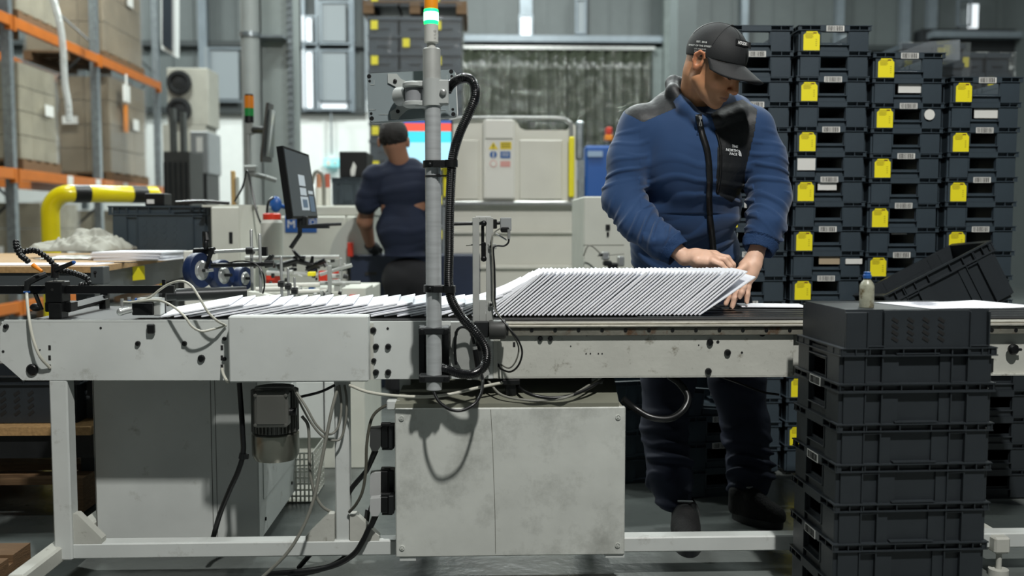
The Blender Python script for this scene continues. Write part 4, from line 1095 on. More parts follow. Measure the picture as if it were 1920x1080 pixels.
# ---------------------------------------------------------------- work table with things on it
zt1 = PZ(500, 3.42, 100)
T0, T1 = 3.42, 5.15
xr0 = PX(183, T0, 500); 
t = thing('work_table','work table with a chipboard top on a dark grey steel frame','table',(PX(60,4),4.2,0))
xr1 = PX(352, T1, 470)
mb=MB(); mb.prism([(-3.2,T0,zt1-.022),(xr0,T0,zt1-.022),(xr1,T1,zt1-.022),(-4,T1,zt1-.022)],(0,0,.022)); build(mb,'table_top',M['chip'],t)
sf=mat('slate steel','#4b5052',.45,.2,var=.1)
mb=MB()
mb.prism([(xr0-.02,T0+.02,zt1-.13),(xr0-.02,T0+.02,zt1-.024),(xr1-.02,T1-.02,zt1-.024),(xr1-.02,T1-.02,zt1-.13)],(-.03,0,0))
mb.box(-3.1,xr0-.02,T0+.01,T0+.04,zt1-.10,zt1-.024); build(mb,'apron',sf,t)
mb=MB(); a=P(168,497,T0-.001); mb.pbox(169,500,194,533,T0-.002,.06,.002); build(mb,'corner_bracket',sf,t)
mb=MB(); c=P(178,511,T0-.004); mb.cyl(c,c+Vector((0,.002,0)),.006,seg=12); c2=P(178,516,T0-.004); mb.box(c2.x-.003,c2.x+.003,c2.y,c2.y+.002,c2.z-.006,c2.z+.008); build(mb,'keyhole',M['ink'],t)
for (x,y) in ((xr0-.07,T0+.06),(xr1-.07,T1-.06),(-3,T0+.06)):
    mb=MB(); mb.box(x-.025,x+.025,y-.025,y+.025,0,zt1-.03); build(mb,'leg',sf,t)
mb=MB(); mb.obox(P(260,512,T0+.62),(.002,.09,.06),Matrix.Rotation(RAD(-12),3,'Z')); o=build(mb,'yellow_label',M['yellow'],t)
# lower shelf with crate and board (seen below the conveyor)
mb=MB(); a=P(-10,802,3.3); b=P(170,816,3.3); mb.box(-2.6,b.x,3.3,4.2,b.z,a.z); build(mb,'lower_shelf',M['chip'],t)
mb=MB(); mb.box(-2.6,b.x,3.32,3.37,P(0,862,3.3).z,b.z); build(mb,'lower_beam',M['dark_steel'],t)
zsh=a.z
o=bpy.data.objects.new('storage_crate', slot_me); C.objects.link(o); o.location=(PX(40,3.4,760)-.02,3.52,zsh); o.scale=(1.25,1.1,1.5); tag(o,'dark slotted crate on the low shelf at the left edge','crate')
o=bpy.data.objects.new('storage_crate', crate_me); C.objects.link(o); o.location=(PX(40,3.4,760)+.36,3.62,zsh); o.rotation_euler=(0,0,RAD(90)); o.scale=(1.1,.8,1.6); tag(o,'dark plain crate behind the front left conveyor leg on the low shelf','crate')
# pallets on the floor lower left
pallet(PX(20,3.3,900)-.35, 3.75, .02, 1.2, .9, None, 'wooden pallet lying behind the left conveyor leg under the shelf')
o=pallet(P(60,1015,2.69).x-.4, 2.38, .0, .8, .6, None, 'wooden pallet with an angled end at the lower left corner')
# things on the table
crate_t = bpy.data.objects.new('storage_crate', slotback_me); C.objects.link(crate_t)
cw_=P(395,470,4.75).x-P(203,470,4.75).x
crate_t.location=((P(395,470,4.75).x+P(203,470,4.75).x)/2, 4.95, zt1); crate_t.scale=(cw_/.4,1.3,(PZ(386,4.75,300)-zt1)/CH); tag(crate_t,'slate grey crate with slotted side standing on the work table','crate')
zc_=PZ(386,4.75,300)
mb=MB(); mb.pbox(271,362,308,386,4.8,.12,.004); o=thing('small_tray','small black ribbed tray on the rim of the table crate','tray',P(290,386,4.8)); build(mb,'body',M['black'],o)
mb=MB(); mb.pbox(275,374,289,382,4.797,.002); build(mb,'label_strip',M['label'],o)
def cloth_lump(pts_c, r, name, m, label, cat, seed=0, flat=.5):
    mb=MB(); n=44; rows=[]
    for i in range(n+1):
        u=i/n; row=[]
        for j in range(n+1):
            v=j/n; x=(u-.5)*2; y=(v-.5)*2; e=max(0,1-(x*x)**1.5)*max(0,1-(y*y)**1.5)
            z=(e**.5)*(.6+.5*noise.noise((x*1.6+seed,y*1.6,seed))-.55*abs(noise.noise((x*3+y*1.5,y*2+seed,1)))+.30*abs(noise.noise((x*6,y*5+seed,4)))+.12*noise.noise((x*13,y*11,seed)))
            row.append((pts_c[0]+x*r[0]+.02*noise.noise((x*3,y*3,5)), pts_c[1]+y*r[1], pts_c[2]+max(.002,z*r[2])))
        rows.append(row)
    mb.grid(rows); o=build(mb,name,m,None,80); md=o.modifiers.new('t','SOLIDIFY'); md.thickness=.003; md.offset=1; sb=o.modifiers.new('s','SUBSURF'); sb.levels=1; sb.render_levels=1
    return tag(o,label,cat)
cloth_lump((PX(148,4.5,450),4.6,zt1+.028),(.18,.28,.11),'crumpled_cloth',mat('grey cotton','#9b9a90',.85,var=.12),'crumpled grey cloth heaped on the work table beside the crate','cloth',2.2)
cloth_lump((PX(190,4.2,470),4.25,zt1+.001),(.25,.16,.022),'plastic_sheet',mat('clear sheet grey','#a9aaa4',.25,var=.2,bump=.6,bscale=25),'flat crinkled clear plastic sheet lying below the grey cloth','plastic sheet',6)
for i,(x0,x1,Yq,zz,lab) in enumerate(((182,322,4.0,0,'thick stack of white printed papers on the work table corner'),)):
    t2=thing('paper_stack',lab,'paper stack',(PX(250,4.1),4.1,zt1))
    for k in range(6):
        mb=MB(); mb.obox((PX(255,4.1)+random.uniform(-.01,.01),4.15,zt1+.003+k*.0062),(.30,.28,.0055),Matrix.Rotation(RAD(random.uniform(-4,4)),3,'Z')); build(mb,'paper_bundle',M['paper'],t2)
mb=MB(); mb.obox((PX(70,3.65),3.60,zt1+.002),(.55,.20,.003),Matrix.Rotation(RAD(2),3,'Z')); o=build(mb,'paper_sheet',M['paper']); tag(o,'large white sheet at the front edge of the work table','paper')
mb=MB(); mb.obox((PX(215,3.75),3.78,zt1+.002),(.15,.03,.003)); o=build(mb,'ruler',M['black']); tag(o,'thin dark strip lying on the work table front corner','strip')
# white panel behind table side
mb=MB(); mb.box(PX(345,3.9),PX(372,3.9),3.9,4.2,0,PZ(470,3.9),.003); o=build(mb,'side_guard',M['white_pl']); tag(o,'white guard panel right of the table frame below the wheels','panel')
# ---------------------------------------------------------------- far left-middle equipment
t=thing('fan_cabinet','tall beige cabinet with two round black fans beside the racking','cabinet',(PX(350,12),12,0))
mb=MB(); mb.pbox(312,127,392,236,12.3,.5,.01); mb.box(PX(312,12.3),PX(392,12.3),12.3,12.8,0,PZ(236,12.3)); build(mb,'body',mat('beige paint','#95948a',.5,var=.08),t)
for yy in (155,206):
    mb=MB(); c=P(336,yy,12.28); mb.lathe([(.16,0),(.155,.03),(.11,.035),(.10,.01),(.02,.02)],c,(0,-1,0),28); build(mb,'fan',M['dark_steel'],t)
t=thing('forklift_mast','dark lift truck mast standing in front of the fan cabinet','lift truck',(PX(340,9.5),9.5,0))
mb=MB()
for px in (329,348): mb.box(PX(px-4,9.5),PX(px+4,9.5),9.5,9.6,0,PZ(205 if px==329 else 212,9.5))
build(mb,'mast',mat('mast grey','#4c4f4d',.5,.3,var=.2),t)
mb=MB(); mb.box(PX(309,9.4),PX(358,9.4),9.45,9.9,0,PZ(285,9.4)); build(mb,'body',mat('truck dark','#2e2f2d',.5,var=.2),t)
mb=MB()
for k in range(5): x=PX(312+k*10,9.44); mb.box(x,x+.02,9.43,9.45,.3,PZ(305,9.4))
build(mb,'grille',M['dark_steel'],t)
mb=MB(); mb.pbox(356,246,392,326,10.5,.5,.01); mb.m=1; mb.box(PX(356,10.5),PX(392,10.5),10.5,11,.05,PZ(326,10.5)); mb.m=0; mb.m=2; mb.pbox(368,257,380,285,10.49,.01)
o=build(mb,'grey_container',[mat('container grey','#85898a',.5,var=.1),M['dark_steel'],M['label']]); tag(o,'grey upright container with a white label right of the lift truck','container')
t=thing('wall_screen','white framed dark wall screen high beside the end of the racking','screen',P(316,50,11.5))
mb=MB(); mb.prism([P(x,y,11.5) for x,y in ((302,-60),(329,-30),(329,107),(302,92))],(.02,.08,0)); build(mb,'frame',mat('white frame','#c5c8c6',.5),t)
mb=MB(); mb.prism([P(x,y,11.46) for x,y in ((304,-55),(322,-30),(322,96),(304,84))],(0,.02,0)); build(mb,'display',M['screen_off'],t)
# signal mast with dark monitor (mid left)
YQ=5.6
t=thing('beacon_mast','grey equipment mast with unlit amber and green beacon on top','mast',P(467,380,YQ))
mb=MB(); cyl_px(mb,466,232,392,11,YQ,16); mb.cyl((P(466,392,YQ).x,YQ,0),(P(466,392,YQ).x,YQ,P(466,390,YQ).z),.018); mb.pbox(456,310,480,322,YQ-.03,.06,.005); mb.tube([P(466,325,YQ),P(500,333,YQ-.05),P(516,338,YQ)],.014,8); mb.pbox(460,230,474,252,YQ-.02,.04,.004); build(mb,'mast_tube',mat('mast paint','#8f9390',.4,.3,var=.1),t)
for (y0,y1,m_,n_) in ((180,203,mat('amber lens off','#c8741a',.35),'amber_lens'),(203,218,mat('green lens off','#1f7a3a',.35),'green_lens'),(218,230,M['black'],'beacon_base')):
    mb=MB(); cyl_px(mb,467,y0,y1,17,YQ,20); build(mb,n_,m_,t)
mb=MB(); cyl_px(mb,467,177,180,15,YQ,20); build(mb,'beacon_cap',M['black'],t)
t=thing('edge_on_monitor','dark monitor seen nearly edge-on beside the grey mast','monitor',P(500,300,5.3))
mb=MB(); mb.prism([P(503,192,5.3),P(513,197,5.55),P(510,304,5.55),P(492,303,5.3),P(492,290,5.3)],(-.02,.03,0)); build(mb,'housing',M['dark_steel'],t)
mb=MB(); mb.prism([P(506,205,5.35),P(512,208,5.5),P(509,296,5.5),P(499,294,5.35)],(.012,.002,0)); build(mb,'display',mat('monitor glass','#6f7674',.15),t)
mb=MB(); mb.tube([P(475,244,5.6),P(500,244,5.45)],.02,8); build(mb,'arm',M['dark_steel'],t)
# tilted monitor in the middle
t=thing('tilted_monitor','dark tilted monitor showing a grey interface above the folding machine','monitor',P(570,405,3.9))
A=[P(530,273,4.0),P(579,290,4.25),P(596,409,4.25),P(549,410,4.0)]
nrm=(A[1]-A[0]).cross(A[3]-A[0]).normalized(); 
if nrm.y>0: nrm=-nrm
mb=MB(); mb.prism(A,-nrm*.03); build(mb,'housing',M['black'],t)
mid_=sum(A,Vector())/4
mb=MB(); mb.prism([mid_+(p-mid_)*.93+nrm*.001 for p in A],-nrm*.001); sc_=build(mb,'display',mat('monitor dark image','#4a4f52',.25,emit='#3c4245',estr=.35),t)
def apt(u,v): return (A[0]*(1-u)+A[1]*u)*(1-v)+(A[3]*(1-u)+A[2]*u)*v
mb=MB()
for (u0,v0,u1,v1) in ((.42,.36,.66,.52),(.42,.55,.66,.66),(.40,.68,.70,.88),(.74,.58,.92,.63)):
    mb.prism([apt(u0,v0)+nrm*.002,apt(u1,v0)+nrm*.002,apt(u1,v1)+nrm*.002,apt(u0,v1)+nrm*.002],-nrm*.0005)
mb.m=1
mb.prism([apt(.46,.72)+nrm*.003,apt(.64,.72)+nrm*.003,apt(.64,.84)+nrm*.003,apt(.46,.84)+nrm*.003],-nrm*.0005)
mb.prism([apt(.74,.66)+nrm*.003,apt(.92,.66)+nrm*.003,apt(.92,.9)+nrm*.003,apt(.74,.9)+nrm*.003],-nrm*.0005)
build(mb,'screen_windows',[mat('window pale','#aeb6bc',.4,emit='#9aa4ab',estr=.4),mat('window slate','#5c6c7c',.4,emit='#44566a',estr=.35)],sc_)
mb=MB(); mb.tube([P(563,408,4.1),P(562,440,4.1),P(545,465,4.1)],.010,8); mb.pbox(556,405,575,428,4.1,.05,.004); mb.obox(P(590,425,4.05),(.12,.05,.015)); mb.tube(pixpath([(575,425,4.05),(600,422,4.05),(640,420,4.05)],5),.007,8); build(mb,'stand_arm',M['dark_steel'],t)
# ---------------------------------------------------------------- folding machine in the middle distance
wp=mat('off white machine','#c6c8be',.45,var=.06)
t=thing('control_cabinet','white control cabinet with a round coloured sticker behind the blue wheels','cabinet',P(440,560,4.6))
mb=MB(); mb.box(PX(398,4.6),PX(452,4.6),4.6,5.1,0,PZ(388,4.6),.006); mb.box(PX(375,4.6),PX(478,4.6),4.66,5.0,PZ(388,4.6),PZ(384,4.6)); build(mb,'body',wp,t)
mb=MB(); a=PX(452,4.6); mb.prism([(a,4.6,0),(a+.10,4.75,0),(a+.10,4.75,PZ(384,4.6)),(a,4.6,PZ(384,4.6))],(-.01,.02,0)); build(mb,'door',wp,t)
mb=MB(); c=P(460,436,4.655); mb.m=0
ax=Vector((.5,-.78,0)).normalized(); nx=Vector((.83,.55,0)).normalized()
def disc(mb,c,rx,rz,off): 
    n=28; q=[c+nx*(rx*cos(2*pi*k/n))+Vector((0,0,rz*sin(2*pi*k/n)))+Vector((0,-off,0)) for k in range(n)]; mb.prism(q,(0,.002,0))
disc(mb,c,.046,.066,.004); mb.m=1; disc(mb,c,.038,.054,.0065); mb.m=2; disc(mb,c,.024,.034,.009); build(mb,'round_sticker',[mat('sticker orange','#c27a4c',.5),mat('sticker grey','#8d9296',.5),mat('sticker blue','#5a6fb0',.5)],t)
mb=MB(); mb.pbox(429,435,436,457,4.596,.006,.001); build(mb,'latch',M['dark_steel'],t)
mb=MB(); mb.tube(pixpath([(330,380,4.7),(380,378,4.7),(430,381,4.7)],4),.009,8); mb.tube(pixpath([(440,378,4.7),(455,350,4.7),(463,320,4.7),(470,345,4.65),(482,400,4.6),(495,430,4.55),(505,448,4.5)],6),.005,6)
o=build(mb,'cable',M['cable_k']); tag(o,'black cable trailing over the top of the white control cabinet','cable')
t=thing('pump_post','slim white and copper post left of the grey mast','post',P(440,380,6))
mb=MB(); mb.box(PX(432,6),PX(447,6),6,6.04,0,PZ(384,6)); mb.pbox(432,320,440,384,6,.04,.004); mb.m=1; mb.pbox(440,330,447,384,6,.04,.01); build(mb,'body',[mat('tan strip','#c1a26c',.5),wp],t)
t=thing('white_jerrycan','translucent white plastic canister with a red cap and tube','canister',P(510,480,4.45))
mb=MB(); c=P(511,480,4.5); w=.052; mb.lathe([(w,0),(w,PZ(418,4.5)-c.z),(w*.75,PZ(411,4.5)-c.z),(w*.7,PZ(408,4.5)-c.z)],(c.x,4.5,c.z),(0,0,1),28); build(mb,'body',mat('milky plastic','#c9cac2',.4,trans=.1),t)
mb=MB(); mb.lathe([(.042,PZ(412,4.5)),(.042,PZ(402,4.5)),(.036,PZ(400,4.5))],(c.x,4.5,0),(0,0,1),24); build(mb,'cap',M['red'],t)
mb=MB(); mb.tube(pixpath([(500,405,4.5),(503,380,4.52),(512,370,4.55)],4),.006,6); build(mb,'hose',M['cable_k'],t)
t=thing('rear_machine','long white rear machine body with a rounded hood behind the second worker','machine',P(620,480,6.0))
mb=MB(); mb.box(PX(528,6.0),PX(650,6.0),6.0,6.6,0,PZ(405,6.0),.01); mb.box(PX(650,6.0),PX(702,6.0),6.0,6.6,PZ(474,6.0),PZ(405,6.0),.01); mb.box(PX(595,6.05),PX(705,6.05),6.02,6.6,PZ(405,6.0),PZ(386,6.0),.008); build(mb,'body',wp,t)
mb=MB(); c=P(690,500,5.97); n=24; mb.prism([c]+[c+Vector((-.25*sin(pi/2*k/n),0,.33*cos(pi/2*k/n))) for k in range(n+1)],(0,.02,0)); build(mb,'rounded_guard',mat('guard grey white','#aeb2ac',.4),t)
mb=MB(); mb.pbox(534,404,594,436,5.99,.008,.001); pl_=build(mb,'blue_sign',M['blue'],t)
mb=MB(); put_text(mb,'HORIZON'[:0]+'M',.07,P(546,421,5.985)); put_text(mb,'CO',.05,P(581,417,5.985)); build(mb,'sign_text',M['label'],pl_)
mb=MB(); mb.pbox(651,455,661,481,5.9,.05,.002); build(mb,'red_lever',M['red'],t)
mb=MB(); c=P(517,383,5.0); mb.sph(c,.036,14,(.9,.6,1.2)); mb.cyl(c,c+Vector((.05,.1,-.02)),.012); build(mb,'blue_object',M['blue'],t)  # blue object of unknown kind, joined to this machine as a part
# press wheels and rods close behind the belt
YW=3.42
t=thing('wheel_press','press unit with three blue rubber wheels on black arms behind the belt','press unit',P(410,560,YW))
for i,(px,py,r,Yw) in enumerate(((372,507,33,3.42),(414,516,29,3.52),(454,522,22,3.62))):
    ax=Vector((.90,-.42,0.03)).normalized(); c=P(px,py,Yw); R_=r/FPX*Yw
    mb=MB(); mb.lathe([(R_*.72,-.016),(R_*.96,-.018),(R_,-.013),(R_,.013),(R_*.96,.018),(R_*.72,.016)],c,ax,32); w=build(mb,'wheel',mat('blue rubber','#14264a',.4,var=.15),t)
    mb=MB(); mb.lathe([(.004,-.019),(R_*.42,-.019),(R_*.45,-.017),(R_*.72,-.012),(R_*.72,.012),(R_*.45,.019),(R_*.42,.021),(.004,.021)],c,ax,28); build(mb,'hub',M['steel'],w)
    mb=MB(); mb.cyl(c+ax*.02,c+ax*.05,.006); build(mb,'axle',M['dark_steel'],w)
mb=MB(); mb.cyl(P(365,472,3.45),P(402,470,3.43),.013); mb.tube([P(398,466,3.42),P(386,503,3.40)],[.009,.007],4); mb.cyl(P(396,498,3.4),P(500,495,3.4),.0085); mb.cyl(P(497,495,3.4),P(513,494,3.4),.015,.011); mb.pbox(490,463,500,480,3.41,.02)
build(mb,'arm',M['blackmet'],t)
mb=MB(); mb.cyl(P(402,472,3.43),P(486,468,3.43),.0065); mb.cyl(P(386,508,3.4),P(400,506,3.4),.006); build(mb,'cross_rod',M['steel'],t)
mb=MB(); mb.tube([P(388,450,3.42),P(386,435,3.42)],[.012,.006],8); mb.sph(P(386,458,3.42),.014,12,(.8,.8,1.5)); mb.pbox(379,434,392,462,3.46,.002); build(mb,'wing_handle',M['black'],t)
mb=MB(); mb.cyl(P(462,470,3.43),P(475,470,3.43),.014); mb.tube(pixpath([(424,494,3.4),(445,490,3.39),(462,490,3.39),(478,494,3.39),(492,510,3.38),(496,535,3.38),(490,560,3.38)],5),.003,6); build(mb,'collar',M['black'],t)
for i,(px,y0,y1,Yr,wd_) in enumerate(((471,432,545,3.48,6),(487,440,548,3.40,6),(527,482,575,3.36,5.5),(540,504,575,3.34,5),(552,522,575,3.32,4.5))):
    mb=MB(); a=P(px,y0,Yr); b=P(px+2,y1,Yr); mb.lathe([(wd_*.3/FPX*Yr,(a-b).length+.004),(wd_/2/FPX*Yr,(a-b).length),(wd_/2/FPX*Yr,-.12)],b,(a-b),12)
    o=build(mb,'steel_rod',M['steel']); tag(o,['tallest steel rod right of the round sticker','steel rod with black collar second from the wheels','steel rod before the red part, left of three short ones','middle one of the three short steel rods','shortest steel rod, right of three'][i],'rod')
    if i>=2 or i==0:
        b=MB(); yy=[470,0,532,537,545][i]; b.cyl(P(px-5,yy,Yr),P(px+6,yy,Yr),.012); b.cyl(P(px,yy-5,Yr),P(px,yy+5,Yr),.010); build(b,'rod_clamp',M['black'],o)
mb=MB(); mb.cyl(P(330,553,3.28),P(462,548,3.36),.022,seg=24); mb.cyl(P(300,555,3.27),P(335,553,3.28),.018); o=build(mb,'dark_roller',M['dark_steel']); tag(o,'dark roller lying behind the belt below the blue wheels','roller')
mb=MB(); mb.prism([P(x,y,3.36) for x,y in ((463,547),(480,549),(512,556),(508,565),(463,562))],(0,.06,0)); o=build(mb,'feed_wedge',wp); tag(o,'off white wedge right of the dark roller','guard')
# folding machine bed with many small parts
t=thing('folding_machine','folding machine bed of rails, clamps and small red and black parts','machine',P(600,560,4.0))
mb=MB(); mb.box(PX(480,4.1),PX(690,4.1),3.95,4.6,0,PZ(545,4.0),.004); mb.pbox(640,540,686,575,3.7,.25,.003); build(mb,'bed',wp,t)
for (x0,y0,x1,y1,Y,r_,m_) in ((460,484,636,482,4.3,.010,'alu_mat'),(500,512,640,518,4.2,.011,'alu_mat'),(495,536,600,534,4.0,.010,'white_pl'),(480,543,560,541,3.9,.010,'white_pl'),(548,548,600,546,3.8,.010,'white_pl'),(600,531,676,531,4.0,.009,'alu_mat'),(560,490,600,500,4.2,.012,'black'),(520,500,560,488,4.2,.014,'black'),(575,505,610,488,4.2,.013,'blackmet'),(600,515,660,497,4.1,.008,'alu_mat')):
    mb=MB(); mb.cyl(P(x0,y0,Y),P(x1,y1,Y),r_,seg=12); build(mb,'guide_rod',M[m_],t)
for (px,y0,y1,w,Y) in ((617,498,565,7,3.9),(638,484,560,6,4.1),(632,525,568,12,4.0),(600,545,570,8,3.8),(590,550,572,6,3.75),(644,530,560,6,3.95)):
    mb=MB(); mb.pbox(px-w/2,y0,px+w/2,y1,Y,.03,.002); build(mb,'upright_bar',M['alu_mat'],t)
for (x0,y0,x1,y1,Y,m_) in ((498,511,527,532,4.25,'red'),(597,508,613,528,4.15,'red'),(622,508,634,524,4.2,'red'),(576,510,590,518,4.1,'yellow'),(578,532,589,546,4.0,'blue'),(654,553,667,562,3.68,'red'),(574,502,592,514,4.2,'navy')):
    mb=MB(); mb.pbox(x0,y0,x1,y1,Y,.04,.003); 
    tag(build(mb,'machine_part',M[m_],t),{'red':'red plastic block','yellow':'yellow block','blue':'blue block','navy':'dark blue block'}[m_])
r2=random.Random(3)
for i in range(46):
    px=r2.uniform(500,650); py=r2.uniform(488,556); Y=4.35-(py-488)/68*.5; w=r2.uniform(3,9); h=r2.uniform(3,10)
    mb=MB()
    if r2.random()<.5: mb.cyl(P(px-w/2,py,Y),P(px+w/2,py+r2.uniform(-3,3),Y),h/2/FPX*Y,seg=10)
    else: mb.pbox(px-w/2,py-h/2,px+w/2,py+h/2,Y,.02,.002)
    build(mb,'clamp',M[r2.choice(['black','blackmet','dark_steel','steel','alu_mat','black'])],t)
mb=MB()
for (x0,y0,x1,y1) in ((513,478,505,492),(508,478,500,490),(549,468,560,482),(560,482,572,484),(552,480,552,500),(586,480,584,495),(604,486,612,500),(460,490,480,500)):
    mb.tube([P(x0,y0,4.2),P(x1,y1,4.2)],[.006,.011],8)
build(mb,'wing_levers',M['black'],t)
# dark blue desk and shelf where the second worker stands
t=thing('navy_bench','dark blue machine bench in front of the second worker','bench',P(700,560,5.0))
mb=MB(); mb.box(PX(655,5.9),PX(900,5.9),5.95,6.3,.0,PZ(478,5.9),.006); build(mb,'body',M['navy'],t)
mb=MB(); mb.pbox(684,510,706,516,5.94,.01); mb.pbox(684,530,706,534,5.94,.01); build(mb,'slot',M['ink'],t)
mb=MB(); mb.pbox(668,460,702,478,5.98,.1,.004); build(mb,'top_fixture',M['alu_mat'],t)
# black crates and bin behind
for (x0,y0,x1,y1,Y,lab) in ((621,333,676,386,6.9,'slate crate on the rear machine left of the second worker'),):
    o=bpy.data.objects.new('storage_crate', back_me); C.objects.link(o); a=P(x0,y1,Y); b=P(x1,y0,Y); o.location=((a.x+b.x)/2,Y+.2,a.z); o.scale=((b.x-a.x)/.4,1.2,(b.z-a.z)/CH); tag(o,lab,'crate')
mb=MB(); mb.pbox(636,284,688,333,7.0,.4,.005); o=thing('black_bin','black open bin with a white mark stacked on the slate crate','bin',P(660,333,7.0)); build(mb,'body',M['black'],o)
mb=MB(); mb.prism([P(x,y,6.99) for x,y in ((658,330),(665,330),(668,312),(663,303),(657,320))],(0,.005,0)); build(mb,'white_mark',M['label'],o)
mb=MB(); mb.box(PX(590,6.75),PX(700,6.75),6.75,7.5,0,P(640,386,6.9).z); o=build(mb,'storage_plinth',wp); tag(o,'white plinth carrying the slate crate and the black bin','plinth')
for i,(px,m_) in enumerate(((598,'orangep'),(614,'red'))):
    t=thing('wrapped_roll', ['pale tube with copper top left of the slate crate','pale tube with red top next to the slate crate'][i],'tube',P(px,388,6.9))
    mb=MB(); cyl_px(mb,px,352,388,13,6.9,16); build(mb,'tube',M['white_pl'],t); mb=MB(); cyl_px(mb,px,326,352,10,6.9,16); build(mb,'top',mat('copper pink '+m_,'#b98466' if i==0 else '#b8604c',.4),t)
mb=MB(); mb.tube(pixpath([(585,345,6.3),(590,325,6.3),(598,322,6.3),(606,335,6.3),(608,388,6.3)],6),.012,8); o=build(mb,'hose_loop',M['cable_g']); tag(o,'grey hose loop behind the tilted monitor','hose')
mb=MB(); mb.pbox(607,297,636,313,15.8,.05,.01); o=thing('exit_sign','green and white lit emergency exit sign far back on the wall','sign',P(620,305,15.8)); mb.pbox(607,300,636,310,15.85,.15); build(mb,'panel',mat('exit sign','#7fc4c8',.4,emit='#8ad8dc',estr=.7),o)
mb=MB(); mb.pbox(611,300,620,310,15.78,.02); mb.pbox(624,302,632,304,15.78,.02); mb.pbox(624,306,632,308,15.78,.02); build(mb,'pictogram',M['white_pl'],o)
mb=MB(); mb.pbox(619,212,623,290,15.8,.05); o=build(mb,'conduit_pipe',M['galv']); tag(o,'thin grey conduit running down the far white wall','pipe')
# bright screen before the second worker
t=thing('lit_screen','bright screen with red header and cyan panels before the second worker','screen',P(790,300,6.15))
a=P(748,226,6.1); b=P(846,308,6.1)
mb=MB(); mb.box(a.x-.01,b.x+.01,6.11,6.16,b.z-.01,a.z+.01,.004); mb.box((a.x+b.x)/2-.03,(a.x+b.x)/2+.03,6.12,6.15,PZ(480,6.1),b.z); build(mb,'housing',M['dark_steel'],t)
def em(n,c,s): return mat(n,c,.4,emit=c,estr=s)
for (x0,y0,x1,y1,m_) in ((748,226,846,231,em('screen navy','#3a66b8',.5)),(748,231,846,246,em('screen red','#f25a48',.75)),(748,246,846,267,em('screen cyan','#45d4e6',.75)),(748,267,846,308,em('screen pale','#a9def2',.8))):
    mb=MB(); mb.pbox(x0,y0,x1,y1,6.1,.008); build(mb,'display_band',m_,t)
# ---------------------------------------------------------------- white roll cage
t=thing('roll_container','tall white plastic sided roll container with yellow grips and safety stickers','roll container',(PX(960,6.3),6.3,0))
YG=6.3
ivory=mat('ivory plastic','#d8d7cc',.45,var=.03)
mb=MB()
out=[(838,380),(838,236),(846,224),(966,222),(975,240),(985,244),(1062,244),(1075,232),(1082,240),(1082,380)]
mb.prism([P(x,y,YG) for x,y in out],(0,.03,0)); mb.box(PX(838,YG),PX(1082,YG),YG+.02,YG+.05,.15,PZ(378,YG)); build(mb,'panel',ivory,t)
mb=MB()
for (x0,y0,x1,y1) in ((852,262,898,374),(974,262,1054,374)): mb.pbox(x0,y0,x1,y1,YG-.012,.012,.008)
for y in (432,498,560): mb.pbox(842,y,1076,y+6,YG-.012,.012,.003)
build(mb,'raised_panel',ivory,t)
mb=MB(); mb.pbox(906,224,966,374,YG-.05,.045,.012); mb.pbox(910,224,962,260,YG-.062,.012,.004); bd=build(mb,'label_board',mat('board white','#dddcd4',.4),t)
# stickers
mb=MB(); yb=YG-.052; tri=[P(x,y,yb) for x,y in ((916,280),(934,280),(925,266))]; mb.prism(tri,(0,.001,0)); mb.pbox(938,266,959,280,yb,.001); mb.m=1
mb.cyl(P(925,290,yb),P(925,290,yb)+Vector((0,.001,0)),.024,seg=20); mb.pbox(938,284,957,297,yb,.001); mb.m=2
mb.pbox(924,270,926,276,yb-.001,.001); mb.pbox(924,277.5,926,279,yb-.001,.001)
for y in (268.5,272,275.5): mb.pbox(940,y,957,y+1.2,yb-.001,.001)
mb.m=3; mb.pbox(924,284,926,296,yb-.001,.001)
for y in (287,291): mb.pbox(941,y,954,y+1.2,yb-.001,.001)
mb.m=4; mb.pbox(938,302,957,313,yb,.001); mb.lathe([(.022,0),(.024,.0),(.024,.001),(.021,.001)],P(925,307,yb),(0,-1,0),20)
mb.m=5; mb.lathe([(.019,0),(.019,.002)],P(925,307,yb),(0,-1,0),20)
build(mb,'safety_stickers',[mat('sign yellow','#e8cf2c',.5),mat('sign blue','#2b5c9a',.5),M['ink'],M['label'],mat('sign faded red','#d29a92',.5),mat('board white','#dddcd4',.4)],bd)
bc=bpy.data.objects.new('barcode_label',bar_me[1]); C.objects.link(bc); bc.parent=bd; bc.location=P(938,352,yb-.001); bc.scale=(1.7,1,2.2)
mb=MB(); tube_r=.014
mb.tube(spline([P(838,378,YG-.03),P(838,260,YG-.03),P(840,236,YG-.03),P(852,223,YG-.03),P(900,221,YG-.03),P(1000,221,YG-.03),P(1050,222,YG-.03),P(1066,229,YG-.03),P(1071,245,YG-.03),P(1072,378,YG-.03)],6),.013,10)
mb.pbox(832,377,1092,385,YG-.05,.04,.005); build(mb,'tube_frame',M['steel'],t)
mb=MB(); mb.pbox(1080,226,1094,300,YG-.02,.06,.012); mb.box(PX(1084,YG),PX(1094,YG),YG-.02,YG+.05,.1,PZ(300,YG)); mb.box(PX(830,YG),PX(838,YG),YG-.02,YG+.05,.1,PZ(225,YG)); build(mb,'side_post',M['galv'],t)
mb=MB(); mb.box(PX(836,YG),PX(1092,YG),YG-.03,YG+.8,.12,.17); 
build(mb,'base',M['galv'],t)
for sx in (850,1080):
    for sy in (YG+.05,YG+.7):
        mb=MB(); x=PX(sx,YG); mb.cyl((x-.02,sy,.06),(x+.02,sy,.06),.06,seg=20); build(mb,'castor',M['black'],t)
for px in (836,1072):
    mb=MB(); mb.pbox(px-5,256,px+5,370,YG-.06,.03,.008); tag(build(mb,'grip',M['yellow'],t),'yellow plastic grip')
